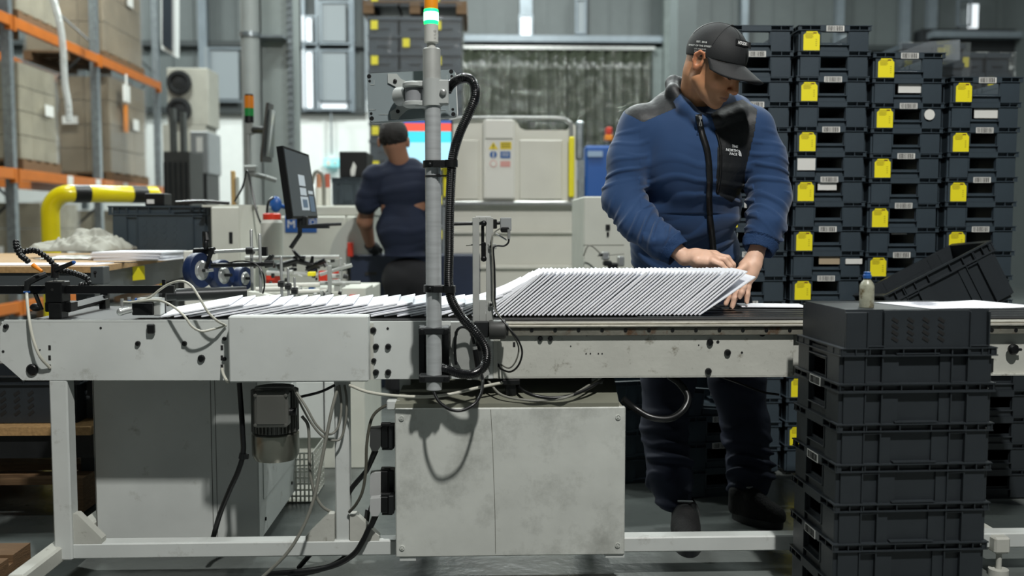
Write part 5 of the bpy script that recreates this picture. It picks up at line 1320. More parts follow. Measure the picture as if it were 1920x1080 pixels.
# blue tug and beacon right of it
t=thing('blue_vehicle','blue machine housing glimpsed between the roll container and the worker','vehicle',P(1115,340,8))
mb=MB(); mb.box(PX(1096,8),PX(1190,8),8,9,.5,PZ(272,8),.02); mb.m=1; mb.box(PX(1096,8),PX(1190,8),8.02,9,0,PZ(330,8)); mb.m=0; build(mb,'body',[M['blue'],M['black']],t)
mb=MB(); mb.pbox(1102,283,1130,294,7.98,.02); build(mb,'badge',mat('faded badge','#8ba0b8',.5),t)
mb=MB(); mb.pbox(1137,238,1148,252,8.1,.1,.01); mb.m=1; mb.pbox(1135,252,1149,264,8.1,.1,.01); mb.m=2; mb.box(PX(1139,8.15),PX(1145,8.15),8.12,8.16,PZ(275,8.1),PZ(262,8.1)); build(mb,'warning_light',[M['red'],M['orangep'],M['black']],t)
# white panelled machine
t=thing('panel_machine','white machine with small black controls left of the worker behind the belt','machine',(PX(1130,4.6),4.7,0))
mb=MB(); mb.box(PX(1094,4.6),PX(1300,4.6),4.6,5.2,0,PZ(368,4.6),.006); build(mb,'body',wp,t)
mb=MB(); mb.pbox(1136,421,1144,431,4.59,.01,.001); mb.pbox(1138,435,1142,443,4.59,.01,.001); build(mb,'switch',M['black'],t)
mb=MB(); mb.pbox(1094,459,1170,460,4.598,.003); build(mb,'panel_seam',M['cable_g'],t)
for (x,y,w,h,m_) in ((1136,480,14,16,'steel'),(1140,494,16,10,'dark_steel'),(1150,500,18,14,'black'),(1150,512,14,8,'yellow'),(1118,514,12,6,'black'),(1165,490,12,20,'steel'),(1128,478,8,6,'black')):
    mb=MB(); mb.pbox(x-w/2,y-h/2,x+w/2,y+h/2,4.45,.05,.006); build(mb,'fitting',M[m_],t)
mb=MB(); mb.tube(pixpath([(1094,480,4.5),(1102,462,4.5),(1112,463,4.5),(1128,478,4.5)],6),.004,6); mb.tube([P(1120,480,4.5),P(1170,476,4.5)],.003,6); build(mb,'tube',M['cable_g'],t)
# wrapped crate pallets behind
def crate_tower(x0,x1,ytop,ybot,Y,label,zfloor=None,rows=10,colsn=3,d=.8):
    a=P(x0,ytop,Y); b=P(x1,ybot,Y); t=thing('wrapped_crate_stack',label,'pallet load',((a.x+b.x)/2,Y+d/2,b.z))
    w=(b.x-a.x)/colsn; h=(a.z-b.z)/rows
    mb=MB()
    for i in range(colsn):
        for k in range(rows):
            x=a.x+w*i; z=b.z+h*k
            mb.box(x+.012,x+w-.012,Y+.02,Y+d,z,z+h-.015); mb.box(x+.004,x+w-.004,Y,Y+d,z+h-.035,z+h-.004); mb.box(x+w*.3,x+w*.7,Y+.005,Y+.02,z+h*.3,z+h*.36)
    build(mb,'crate_stack',M['crate2'],t)
    mb=MB()
    for i in range(colsn):
        for k in range(rows):
            if (i+k)%2==0: x=a.x+w*i+w*.12; z=b.z+h*k+h*.25; mb.box(x,x+w*.22,Y-.004,Y+.002,z,z+h*.5)
    build(mb,'yellow_tags',M['yellow'],t)
    mb=MB(); r=[]
    for k in range(26):
        row=[]
        for q in range(13):
            u=q/12; bb=.015+.035*abs(noise.noise((q*1.7+x0,k*.8,2))); row.append((a.x-.02+(b.x-a.x+.04)*u, Y-bb, b.z+(a.z-b.z)*k/25))
        r.append(row)
    mb.grid(r); o=build(mb,'stretch_wrap',wrap,t,80)
    return t
b_=P(690,560,9)
crate_tower(688,868,30,520,9.0,'tall wrapped stack of slate crates with yellow tags behind the signal pole',rows=15)
pallet((P(688,30,9).x+P(868,30,9).x)/2,9.4,PZ(27,9.0),.98,.8,None,'wooden pallet between the two wrapped crate stacks behind the pole')
crate_tower(688,862,-120,12,9.0,'upper wrapped stack of slate crates cut by the top edge',rows=4)
mb=MB(); mb.box(P(688,520,9).x,P(868,520,9).x,9.0,9.8,0,PZ(520,9)); o=build(mb,'support_plinth',M['wood']); tag(o,'wooden base under the tall wrapped crate stack','base')
crate_tower(1690,1800,80,430,5.6,'wrapped pale crate stack behind the second stack from the worker',rows=10,colsn=2,d=.7)
crate_tower(1800,1885,98,430,5.9,'clear wrapped crate stack behind the rightmost tall stack',rows=9,colsn=2,d=.7)
for Y_,x0,x1 in ((5.6,1690,1800),(5.9,1800,1885)):
    mb=MB(); mb.box(P(x0,430,Y_).x,P(x1,430,Y_).x,Y_,Y_+.7,0,PZ(430,Y_)); o=build(mb,'crate_base',M['crate2']); tag(o,'crates under the wrapped stack '+('nearer the worker' if x0<1750 else 'near the right edge'),'crates')
mb=MB(); mb.prism([P(x,y,5.4) for x,y in ((1682,100),(1740,78),(1800,74),(1800,112),(1690,112))],(0,.5,0)); o=build(mb,'plastic_cover',mat('loose cover','#b9c0c6',.15,trans=.5,alpha=.6,bump=.8,bscale=10)); tag(o,'loose clear plastic cover over the wrapped pale crates','cover')
# right edge: red and orange machine glimpsed
t=thing('red_machine','red and white vehicle part at the right picture edge','vehicle',P(1915,745,6))
mb=MB(); a=P(1902,708,6); mb.box(a.x,a.x+.6,6,6.8,P(1902,805,6).z,a.z,.02); mb.m=1; mb.box(a.x-.01,a.x+.6,5.99,6.4,P(1902,745,6).z,P(1902,725,6).z); build(mb,'body',[M['red'],mat('pale pink','#d9a79a',.5)],t)
mb=MB(); mb.box(a.x+.02,a.x+.6,6.05,6.7,.16,P(1902,805,6).z); build(mb,'underside',M['black'],t)
mb=MB(); mb.box(a.x,a.x+.6,6,6.1,.0+.1,.16); build(mb,'orange_stripe',M['orangep'],t)
for y in (6.2,6.6):
    mb=MB(); mb.cyl((a.x+.2,y,.1),(a.x+.3,y,.1),.1,seg=20); build(mb,'wheel',M['black'],t)
# ---------------------------------------------------------------- implicit surface modeller for people and clothing
class Field:
    def __init__(s, lo, hi, h):
        s.lo = np.array(lo, float); s.h = h
        s.n = np.ceil((np.array(hi) - s.lo) / h).astype(int) + 1
        s.A = np.full(s.n, 0.3, np.float32)
        s.ax = [(s.lo[i] + h*np.arange(s.n[i])).astype(np.float32) for i in range(3)]
    def region(s, lo, hi):
        a = np.clip(np.floor((np.array(lo)-s.lo)/s.h).astype(int), 0, s.n); b = np.clip(np.ceil((np.array(hi)-s.lo)/s.h).astype(int)+1, 0, s.n)
        sl = tuple(slice(a[i], b[i]) for i in range(3))
        X = s.ax[0][sl[0]][:,None,None]; Y = s.ax[1][sl[1]][None,:,None]; Z = s.ax[2][sl[2]][None,None,:]
        return sl, X, Y, Z
    def comb(s, sl, d, k, op='add'):
        a = s.A[sl]
        if a.size == 0: return
        if op == 'add':
            if k > 0:
                hh = np.maximum(k-np.abs(a-d), 0)/k; s.A[sl] = np.minimum(a, d) - hh*hh*k*0.25
            else: s.A[sl] = np.minimum(a, d)
        else:
            d = -d
            if k > 0:
                hh = np.maximum(k-np.abs(a-d), 0)/k; s.A[sl] = np.maximum(a, d) + hh*hh*k*0.25
            else: s.A[sl] = np.maximum(a, d)
    def cone(s, p0, p1, r0, r1=None, k=0.01, op='add', flat=None):
        """tapered capsule; flat=(direction, factor) squeezes it along a direction"""
        r1 = r0 if r1 is None else r1
        p0 = np.array(p0, float); p1 = np.array(p1, float); m = max(r0, r1) + k + 0.01
        if flat: m /= min(1, flat[1]) if flat[1] < 1 else 1; m *= max(1, flat[1])
        sl, X, Y, Z = s.region(np.minimum(p0,p1)-m, np.maximum(p0,p1)+m)
        d = p1-p0; L = float(d@d) + 1e-12
        t = np.clip(((X-p0[0])*d[0]+(Y-p0[1])*d[1]+(Z-p0[2])*d[2])/L, 0, 1)
        x = X-(p0[0]+t*d[0]); y = Y-(p0[1]+t*d[1]); z = Z-(p0[2]+t*d[2])
        if flat:
            n = np.array(flat[0], float); n /= np.linalg.norm(n); c = x*n[0]+y*n[1]+z*n[2]; g = (1/flat[1]-1)
            x = x + n[0]*c*g; y = y + n[1]*c*g; z = z + n[2]*c*g
        s.comb(sl, (np.sqrt(x*x+y*y+z*z) - (r0+t*(r1-r0))).astype(np.float32), k, op)
    def chain(s, pts, rs, k=0.01, op='add', flat=None):
        for i in range(len(pts)-1): s.cone(pts[i], pts[i+1], rs[i], rs[i+1], k, op, flat)
    def ell(s, c, r, R=None, k=0.01, op='add'):
        """ellipsoid; the columns of R are its axes"""
        c = np.array(c, float); R = np.eye(3) if R is None else R; m = max(r)+k+0.01
        sl, X, Y, Z = s.region(c-m, c+m)
        x, y, z = X-c[0], Y-c[1], Z-c[2]
        q = [x*R[0,i]+y*R[1,i]+z*R[2,i] for i in range(3)]
        k0 = np.sqrt(sum((q[i]/r[i])**2 for i in range(3))); k1 = np.sqrt(sum((q[i]/r[i]**2)**2 for i in range(3)))+1e-9
        s.comb(sl, (k0*(k0-1)/k1).astype(np.float32), k, op)
    def half(s, c, n, k=0.004):
        """cut away the side n points to"""
        c = np.array(c, float); n = np.array(n, float); n /= np.linalg.norm(n)
        X, Y, Z = s.ax[0][:,None,None], s.ax[1][None,:,None], s.ax[2][None,None,:]
        s.comb((slice(None),)*3, -((X-c[0])*n[0]+(Y-c[1])*n[1]+(Z-c[2])*n[2]).astype(np.float32), k, 'sub')
    def disp(s, fn, band=0.02):
        I = np.argwhere(np.abs(s.A) < band)
        p = s.lo + I*s.h
        s.A[I[:,0],I[:,1],I[:,2]] -= fn(p).astype(np.float32)
    def mesh(s):
        A = s.A; S = A < 0
        S[0]=S[-1]=False; S[:,0]=S[:,-1]=False; S[:,:,0]=S[:,:,-1]=False
        A = np.where(S, np.minimum(A,-1e-6), np.maximum(A,1e-6))
        n = np.array(A.shape)-1
        cnt = np.zeros(n, np.int8)
        cs = [(i,j,k) for i in (0,1) for j in (0,1) for k in (0,1)]
        for i,j,k in cs: cnt += S[i:n[0]+i, j:n[1]+j, k:n[2]+k]
        I = np.argwhere((cnt>0)&(cnt<8)); cid = np.full(n, -1, np.int32); cid[I[:,0],I[:,1],I[:,2]] = np.arange(len(I))
        pos = np.zeros((len(I),3)); w = np.zeros(len(I))
        for a in cs:
            for ax in range(3):
                if a[ax]: continue
                b = list(a); b[ax] = 1
                va = A[I[:,0]+a[0],I[:,1]+a[1],I[:,2]+a[2]]; vb = A[I[:,0]+b[0],I[:,1]+b[1],I[:,2]+b[2]]
                m = (va<0)!=(vb<0); t = np.where(m, va/(va-vb+1e-12), 0)
                for q in range(3): pos[:,q] += np.where(m, a[q] + (t if q==ax else 0), 0)
                w += m
        V = s.lo + (I + pos/w[:,None])*s.h
        F = []
        for ax in range(3):
            o = [q for q in range(3) if q != ax]
            sa = [slice(None)]*3; sb = [slice(None)]*3; sa[ax]=slice(0,-1); sb[ax]=slice(1,None)
            D = S[tuple(sa)] != S[tuple(sb)]
            E = np.argwhere(D); inside = S[E[:,0],E[:,1],E[:,2]]
            c = []
            for (u,v) in ((-1,-1),(0,-1),(0,0),(-1,0)):
                e = E.copy(); e[:,o[0]] += u; e[:,o[1]] += v; c.append(cid[e[:,0],e[:,1],e[:,2]])
            q = np.stack(c,1)
            fl = inside if ax != 1 else ~inside
            q[~fl] = q[~fl][:,::-1]
            F.append(q)
        F = np.concatenate(F); F = F[(F>=0).all(1)]
        return V, F
def raw_mesh(name, V, F):
    me = bpy.data.meshes.new(name)
    me.vertices.add(len(V)); me.vertices.foreach_set('co', np.asarray(V, np.float32).ravel())
    me.loops.add(len(F)*4); me.loops.foreach_set('vertex_index', np.asarray(F, np.int32).ravel())
    me.polygons.add(len(F)); me.polygons.foreach_set('loop_start', np.arange(len(F), dtype=np.int32)*4)
    me.update(calc_edges=True); me.validate()
    return me
def emit_mesh(name, V, F, m, parent=None, color=None, relax=2):
    V = V.copy()
    # a couple of gentle smoothing passes take the grid out of the surface
    e = np.concatenate([F[:,[0,1]],F[:,[1,2]],F[:,[2,3]],F[:,[3,0]]])
    for _ in range(relax):
        for lam in (0.5, -0.52):
            acc = np.zeros_like(V); c = np.zeros(len(V))
            np.add.at(acc, e[:,0], V[e[:,1]]); np.add.at(acc, e[:,1], V[e[:,0]]); np.add.at(c, e[:,0], 1); np.add.at(c, e[:,1], 1)
            V = V + lam*(acc/np.maximum(c,1)[:,None] - V)
    me = raw_mesh(name, V, F)
    me.shade_smooth()
    if color is not None:
        ca = me.color_attributes.new('tone', 'FLOAT_COLOR', 'POINT')
        col = np.ones((len(V),4), np.float32); col[:,:3] = color(V); ca.data.foreach_set('color', col.ravel())
    return link(name, me, m, parent), V
def split(V, F, cls):
    """one (V, F) per class id"""
    out = {}
    for c in np.unique(cls):
        f = F[cls==c]; u, inv = np.unique(f, return_inverse=True); out[int(c)] = (V[u], inv.reshape(f.shape))
    return out
def proj(V):
    """pixel coordinates of world points, to lay seams where the garment has them"""
    R = np.array(CM); q = (V - np.array([0,0,CAMZ])) @ R
    return 960 + FPX*q[:,0]/-q[:,2], 540 - FPX*q[:,1]/-q[:,2]
def inpoly(x, y, poly):
    r = np.zeros(len(x), bool); n = len(poly)
    for i in range(n):
        x0,y0 = poly[i-1]; x1,y1 = poly[i]
        if y0 == y1: continue
        c = ((y0>y)!=(y1>y)) & (x < (x1-x0)*(y-y0)/(y1-y0)+x0); r ^= c
    return r
def sn(p, f, seed=0, o=3):
    """cheap smooth noise, about -1..1"""
    r = np.random.default_rng(seed); out = 0
    for i in range(o*3):
        k = r.normal(size=3); k /= np.linalg.norm(k); out = out + np.sin(p@(k*f*(1+i/3)*2*pi/1.0) + r.uniform(0,6.3))/(1+i/3)
    return out/(o*1.2)
A3 = lambda *p: np.array(P(*p))
def bvh_of(V, F): return BVHTree.FromPolygons([tuple(v) for v in V], [tuple(int(i) for i in f) for f in F])
def hit(bvh, px, py, lift=0.002):
    d = CM @ Vector(((px-960)/FPX, -(py-540)/FPX, -1.0)); d.normalize()
    r = bvh.ray_cast(Vector((0,0,CAMZ)), d)
    if r[0] is None: return None
    n = r[1] if r[1].dot(d) < 0 else -r[1]
    return r[0] + n*lift
def laid_strip(bvh, pts, wpx, lift, th, n=8):
    """a band following the surface below a line of pixels; returns MB"""
    c = spline([Vector((x,y,0)) for x,y in pts], n); mb = MB(); L=[]; R_=[]
    for i,p in enumerate(c):
        t = (c[min(i+1,len(c)-1)]-c[max(i-1,0)]).normalized(); nn = Vector((-t.y,t.x,0))*wpx/2
        a = hit(bvh,p.x+nn.x,p.y+nn.y,lift); b = hit(bvh,p.x-nn.x,p.y-nn.y,lift)
        if a is None or b is None: continue
        L.append(a); R_.append(b)
    mb.grid([L,R_]); return mb
# ---------------------------------------------------------------- the worker in the blue jacket
skin = mat('skin', '#c58f6c', 0.5, attr='tone', var=0.06, vscale=60, bump=0.06, bscale=300, sub=0.06)
jb = mat('blue fleece', '#133760', 0.85, var=0.10, vscale=5, bump=0.10, bscale=700, sheen=0.2)
jk = mat('black shell fabric', '#121518', 0.58, var=0.2, vscale=12, bump=0.25, bscale=40)
tr = mat('navy track trousers', '#101a33', 0.8, var=0.25, vscale=6, bump=0.1, bscale=500)
capm = mat('black cap cotton', '#17191b', 0.7, var=0.15, vscale=30, bump=0.15, bscale=500)
HC = A3(1339, 122, 2.98)
yw, pt = RAD(47), RAD(33)
Hf = np.array([sin(yw)*cos(pt), -cos(yw)*cos(pt), -sin(pt)])
Hu = np.array([sin(yw)*sin(pt), -cos(yw)*sin(pt), cos(pt)])
Hs = np.cross(Hf, Hu)              # towards his right side (left in the photo)
if Hs[0] > 0: Hs = -Hs
HR = np.stack([Hs, Hf, Hu], 1)
def H(s_, f_, u_): return HC + Hs*s_ + Hf*f_ + Hu*u_
B = Field((0.34, 2.76, 0.755), (1.10, 3.46, 1.78), 0.003)
# head
B.ell(H(0,-.012,.028), (.075,.095,.087), HR, 0)
B.ell(H(0,.030,-.022), (.063,.062,.080), HR, .02)
B.ell(H(0,.040,-.070), (.046,.046,.038), HR, .02)
for sg in (-1,1):
    B.cone(H(sg*.054,.0,-.055), H(sg*.020,.066,-.098), .016, .014, .02)
    B.ell(H(sg*.043,.062,-.028), (.021,.020,.018), HR, .015)
    B.ell(H(sg*.031,.094,.000), (.017,.014,.011), HR, .010, 'sub')
    B.ell(H(sg*.031,.078,-.001), (.0155,.0125,.0125), HR, .003)
    B.cone(H(sg*.012,.088,.017), H(sg*.045,.078,.016), .008, .006, .010)
B.cone(H(0,.086,.010), H(0,.110,-.034), .0085, .0115, .010)
B.ell(H(0,.109,-.038), (.0115,.011,.0095), HR, .006)
for sg in (-1,1): B.ell(H(sg*.0125,.101,-.041), (.007,.009,.007), HR, .005); B.ell(H(sg*.0075,.107,-.048), (.0035,.005,.003), HR, .002, 'sub')
B.ell(H(0,.080,-.066), (.024,.014,.014), HR, .012)
B.cone(H(-.019,.082,-.0665), H(.019,.082,-.0665), .0045, .0045, .004); B.cone(H(-.010,.0915,-.0635), H(.010,.0915,-.0635), .0048, .0048, .005)
B.cone(H(-.013,.088,-.0755), H(.013,.088,-.0755), .0062, .0062, .005)
B.cone(H(-.022,.086,-.0695), H(.022,.086,-.0695), .0016, .0016, .002, 'sub'); B.cone(H(-.012,.097,-.0695), H(.012,.097,-.0695), .0018, .0018, .002, 'sub')
B.ell(H(0,.074,-.100), (.018,.015,.015), HR, .015)
for sg in (-1,1):
    B.ell(H(sg*.077,-.012,-.004), (.008,.019,.031), HR, .004)
    B.ell(H(sg*.082,-.010,.000), (.006,.010,.016), HR, .004, 'sub')
    B.chain([H(sg*.080,.004,.014),H(sg*.084,-.004,.026),H(sg*.086,-.018,.026),H(sg*.087,-.028,.012),H(sg*.084,-.026,-.008),H(sg*.079,-.012,-.026)],[.0035,.004,.0045,.0045,.004,.005],.003)
    B.cone(H(sg*.078,.002,-.002), H(sg*.078,.004,-.010), .004, .004, .004)
# neck, inner torso, arms
neckb = A3(1305, 212, 3.15)
B.cone(H(0,-.030,-.045), neckb, .056, .062, .03)
B.cone(H(.03,.0,-.05), A3(1298,205,3.08), .022, .02, .02)
B.ell(A3(1303,300,3.13), (.15,.09,.17), None, .05); B.ell(A3(1295,430,3.27), (.14,.09,.17), None, .05)
SL, EL, WL = A3(1200,243,3.13), A3(1168,385,3.11), A3(1284,483,2.96)
SR, ER, WR = A3(1412,243,3.11), A3(1447,380,3.10), A3(1417,477,3.015)
B.chain([SL,EL,WL],[.045,.038,.025],.03); B.chain([SR,ER,WR],[.045,.038,.025],.03)
# his right hand (left in the photo), back of hand up, fingers curling down on the envelopes
up = (0.1,-0.5,1)
B.chain([WL, A3(1302,482,2.945), A3(1322,484,2.935)],[.0245,.027,.029],.01, flat=((0.1,.75,-.35),.85))
def finger(pts, rs, k=.005):
    B.chain(pts, rs, k)
B.chain([A3(1308,480,2.96),A3(1340,480,2.965)],[.022,.019],.012); B.chain([A3(1308,488,2.92),A3(1338,491,2.92)],[.020,.017],.012)
finger([A3(1336,489,2.905),A3(1352,496,2.895),A3(1361,506,2.893),A3(1366,514,2.893)],[.0125,.0100,.0090,.0075])
finger([A3(1338,483,2.935),A3(1358,487,2.925),A3(1368,499,2.922),A3(1371,512,2.925)],[.0125,.0105,.0092,.0078])
finger([A3(1340,479,2.96),A3(1364,484,2.95),A3(1374,496,2.948),A3(1375,509,2.952)],[.0122,.0102,.0090,.0078])
finger([A3(1338,478,2.985),A3(1362,486,2.98),A3(1372,498,2.98),A3(1372,510,2.98)],[.0115,.0095,.0085,.0075])
finger([A3(1303,494,2.93),A3(1322,500,2.935),A3(1338,505,2.94),A3(1350,512,2.942)],[.0135,.0115,.0100,.0085],.008)
# his left hand (right in the photo), reaching down to the flat envelope
B.chain([WR, A3(1411,492,3.010), A3(1404,512,3.000)],[.0255,.029,.030],.012, flat=((0.3,.9,0.2),.80))
B.chain([A3(1398,500,3.000),A3(1391,524,2.990)],[.024,.018],.012); B.chain([A3(1413,498,3.000),A3(1402,525,2.985)],[.022,.018],.012)
finger([A3(1403,522,2.990),A3(1402,538,2.980),A3(1401,552,2.973),A3(1400,566,2.970)],[.0125,.0105,.0092,.0078])
finger([A3(1395,525,2.970),A3(1394,539,2.955),A3(1390,549,2.950),A3(1387,557,2.950)],[.0125,.0108,.0098,.0085])
finger([A3(1387,525,2.985),A3(1381,545,2.973),A3(1377,560,2.967),A3(1373,575,2.965)],[.0125,.0108,.0096,.0082])
finger([A3(1383,522,3.005),A3(1373,540,3.000),A3(1366,556,2.995),A3(1361,570,2.990)],[.0122,.0104,.0092,.0080])
finger([A3(1396,500,2.985),A3(1381,512,2.970),A3(1370,523,2.965),A3(1362,534,2.967)],[.0145,.0120,.0105,.0090],.008)
V, F = B.mesh(); del B
def tone(V):
    q = (V-HC) @ HR; s_, f_, u_ = np.abs(q[:,0]), q[:,1], q[:,2]
    head = (np.linalg.norm(q,axis=1) < .17)
    base = np.array(rgb('#bd8660')); c = np.tile(base,(len(V),1))
    hand = V[:,2] < 1.08; c[hand] = np.array(rgb('#e2b89f'))
    def blend(m, col, a): 
        w = np.clip(m,0,1)[:,None]*a; c[:] = c*(1-w)+np.array(rgb(col))*w
    h = head*1.0
    blend(h*np.clip(1-np.hypot(s_/.024,(u_+.070)/.0085),0,1)*3*(f_>.07), '#9c5a4c', .75)          # lips
    blend(h*(np.hypot(s_/.022,(u_+.0697)/.0022)<1)*(f_>.07), '#4e2620', .85)                      # line of the mouth
    blend(h*np.clip((-.045-u_)/.03,0,1)*(f_>-.01)*np.clip((.05+f_)/.05,0,1), '#8d7358', .35)       # stubble
    blend(h*np.clip((s_-.074)/.01,0,1)*(f_<.02), '#bd6a4a', .40)                                    # ears
    blend(h*np.clip(1-np.hypot(s_/.02,(u_+.035)/.02),0,1)*(f_>.09), '#c57c5c', .5)                 # nose tip
    blend(h*np.clip(1-np.hypot((s_-.031)/.020,(u_)/.015),0,1)*(f_>.06), '#8f5c44', .5)             # eyelids
    blend(h*(u_>-.02)*(f_<.035)*np.clip((.07-u_)/.02,0,1)*(s_<.08)*np.clip((u_+.03)/.03,0,1)*np.clip((.035-f_)/.02,0,1), '#6a5a4a', .7) # cropped hair at the temples
    n = sn(V, 30, 4, 2)[:,None]*.03
    return np.clip(c*(1+n),0,1)
worker, V = emit_mesh('person', V, F, skin, None, tone, 1)
tag(worker, 'person in a blue and black zip jacket, black cap and dark trousers, straightening envelopes', 'person')
bvb = bvh_of(V, F)
# brows and closed lashes
for sg in (-1,1):
    mb = MB(); mb.tube([Vector(H(sg*.012,.0945,.016)),Vector(H(sg*.026,.0925,.0215)),Vector(H(sg*.040,.084,.021)),Vector(H(sg*.049,.074,.015))],[.0022,.0034,.003,.0014],8); build(mb,'eyebrow',mat('brow hair','#2f231b',.8),worker)
    mb = MB(); mb.tube([Vector(H(sg*.017,.0865,-.006)),Vector(H(sg*.025,.0905,-.0085)),Vector(H(sg*.034,.0905,-.0085)),Vector(H(sg*.043,.0845,-.0055))],[.0007,.0013,.0013,.0007],6); build(mb,'eyelash',mat('lash','#241a15',.7),worker)
# fingernails
for (a,b) in (((1366,514,2.893),(1361,506,2.893)),((1387,557,2.95),(1390,549,2.95)),((1400,566,2.97),(1401,552,2.973)),((1373,575,2.965),(1377,560,2.967))):
    a=P(*a); b=P(*b); d=(a-b).normalized(); o_=a-Vector((0,.0072,0))+d*.001; sx=d.cross(Vector((0,1,0))).normalized()
    mb=MB(); mb.prism([o_+sx*(.0042*cos(t))+d*(.0052*sin(t)) for t in np.linspace(0,2*pi,13)[:-1]],(0,.0012,0)); build(mb,'fingernail',mat('nail','#dcb6a0',.3),worker)
# cap
G = Field(HC-.16, HC+.17, .003)
G.ell(H(0,-.012,.036), (.0835,.1045,.092), HR, 0)
G.ell(H(0,-.012,.034), (.0785,.0995,.087), HR, .002, 'sub')
G.half(H(0,.09,.040), -Hu*.96 + Hf*.28, .002)
CV, CF = G.mesh(); del G
crown, CV = emit_mesh('cap', CV, CF, capm, worker, None, 2)
bvc = bvh_of(CV, CF)
# brim
rows=[]; nb=28
for i in range(nb+1):
    ph = RAD(-78+156*i/nb); row=[]
    for j in range(9):
        v=j/8; L_=.086*max(0,cos(ph*1.08))**.42
        s0=.081*sin(ph); f0=-.012+.102*cos(ph); s1=s0*(1+.10*v); f1=f0+L_*v
        u1=.040+.002-.042*(s1/.08)**2*(.7+.3*v) - .16*(f1-f0) + (.09-f0)*.10
        row.append(tuple(H(s1,f1,u1)))
    rows.append(row)
mb=MB(); mb.grid(rows); brim=build(mb,'brim',capm,crown,80); md=brim.modifiers.new('t','SOLIDIFY'); md.thickness=.004; md.offset=0
mb=MB(); mb.sph(Vector(H(0,-.012,.129)),.007,12,(1,1,.6)); build(mb,'cap_button',capm,crown)
mb=MB()
for an in (20,80,140,200,260,320):
    a_=RAD(an); mb.tube([Vector(H(.0838*sin(t)*sin(a_), -.012+.1049*sin(t)*cos(a_), .036+.0923*cos(t))) for t in np.linspace(.05,1.35,12)],.0008,5)
build(mb,'cap_seam',mat('seam black','#0a0b0c',.8),crown)
def stick_text(bvh, txt, size, cx, cy, ang, m, name, parent, sx=1.0, w=None, Y=2.93, lift=.0012, bold=False):
    """lettering laid onto cloth: each letter vertex lands on the surface below it"""
    vs, fs = text_mesh(txt, size, bold); k=FPX/Y; out=[]; ca,sa=cos(RAD(ang)),sin(RAD(ang))
    for v in vs:
        x=v.x*sx; px=cx+(x*ca - v.y*sa*-1*-1)*k; py=cy-( -x*sa*-1*-1 + v.y*ca)*k
        px=cx+(x*ca+v.y*sa)*k; py=cy+(x*sa-v.y*ca)*k
        h_=hit(bvh,px,py,lift); out.append(h_ if h_ is not None else P(px,py,Y))
    mb=MB(); mb.add(out,fs); return build(mb,name,m,parent)
wt=mat('white print','#c9cbc8',.6)
stick_text(bvc,'EST. 2018',.008,1316,79,6,wt,'cap_print',crown,bold=True)
stick_text(bvc,'SPIRIT OF THE STREET',.0072,1313,86,5,wt,'cap_print',crown,bold=True)
stick_text(bvc,'LOS ANGELES',.006,1313,92,5,wt,'cap_print',crown); stick_text(bvc,'STREETWEAR',.006,1313,97,5,wt,'cap_print',crown)
pb=MB(); gx=[]
for (x,y) in ((1379,73),(1408,80),(1408,92),(1379,86)): gx.append(hit(bvc,x,y,.0012) or P(x,y,2.9))
n_=6; rws=[[ (hit(bvc,1379+29*i/n_,73+7*i/n_+12*j/3,.0022) or P(1379+29*i/n_,73+7*i/n_+12*j/3,2.88)) for i in range(n_+1)] for j in range(4)]
pb.grid(rws); bdg=build(pb,'cap_badge',mat('badge black','#0b0c0d',.4),crown)
stick_text(bvc,'HOODRICH',.014,1394,83,13,mat('badge letters','#dedfdd',.5),'badge_text',bdg,lift=.0035,bold=True,sx=.5)
# ---------------------------------------------------------------- jacket
J = Field((0.36, 2.84, 0.79), (1.10, 3.53, 1.62), 0.0032)
J.ell(A3(1303,290,3.115), (.185,.125,.175), None, 0)
J.ell(A3(1290,380,3.20), (.185,.125,.17), None, .06)
J.ell(A3(1284,470,3.30), (.195,.130,.15), None, .06)
J.ell(A3(1290,540,3.34), (.190,.130,.13), None, .05)
J.cone(A3(1207,238,3.13), A3(1405,240,3.11), .074, .072, .05)
J.cone(A3(1260,205,3.14), A3(1365,207,3.13), .066, .062, .05)
# sleeves
armL=[A3(1200,240,3.13), A3(1178,300,3.11), A3(1168,372,3.10), A3(1196,418,3.05), A3(1240,452,2.995), A3(1278,480,2.963)]
armR=[A3(1410,242,3.11), A3(1434,300,3.10), A3(1443,370,3.085), A3(1437,420,3.04), A3(1426,455,3.03), A3(1419,475,3.017)]
J.chain(armL,[.070,.066,.064,.060,.052,.046],.03); J.chain(armR,[.068,.068,.066,.058,.050,.046],.03)
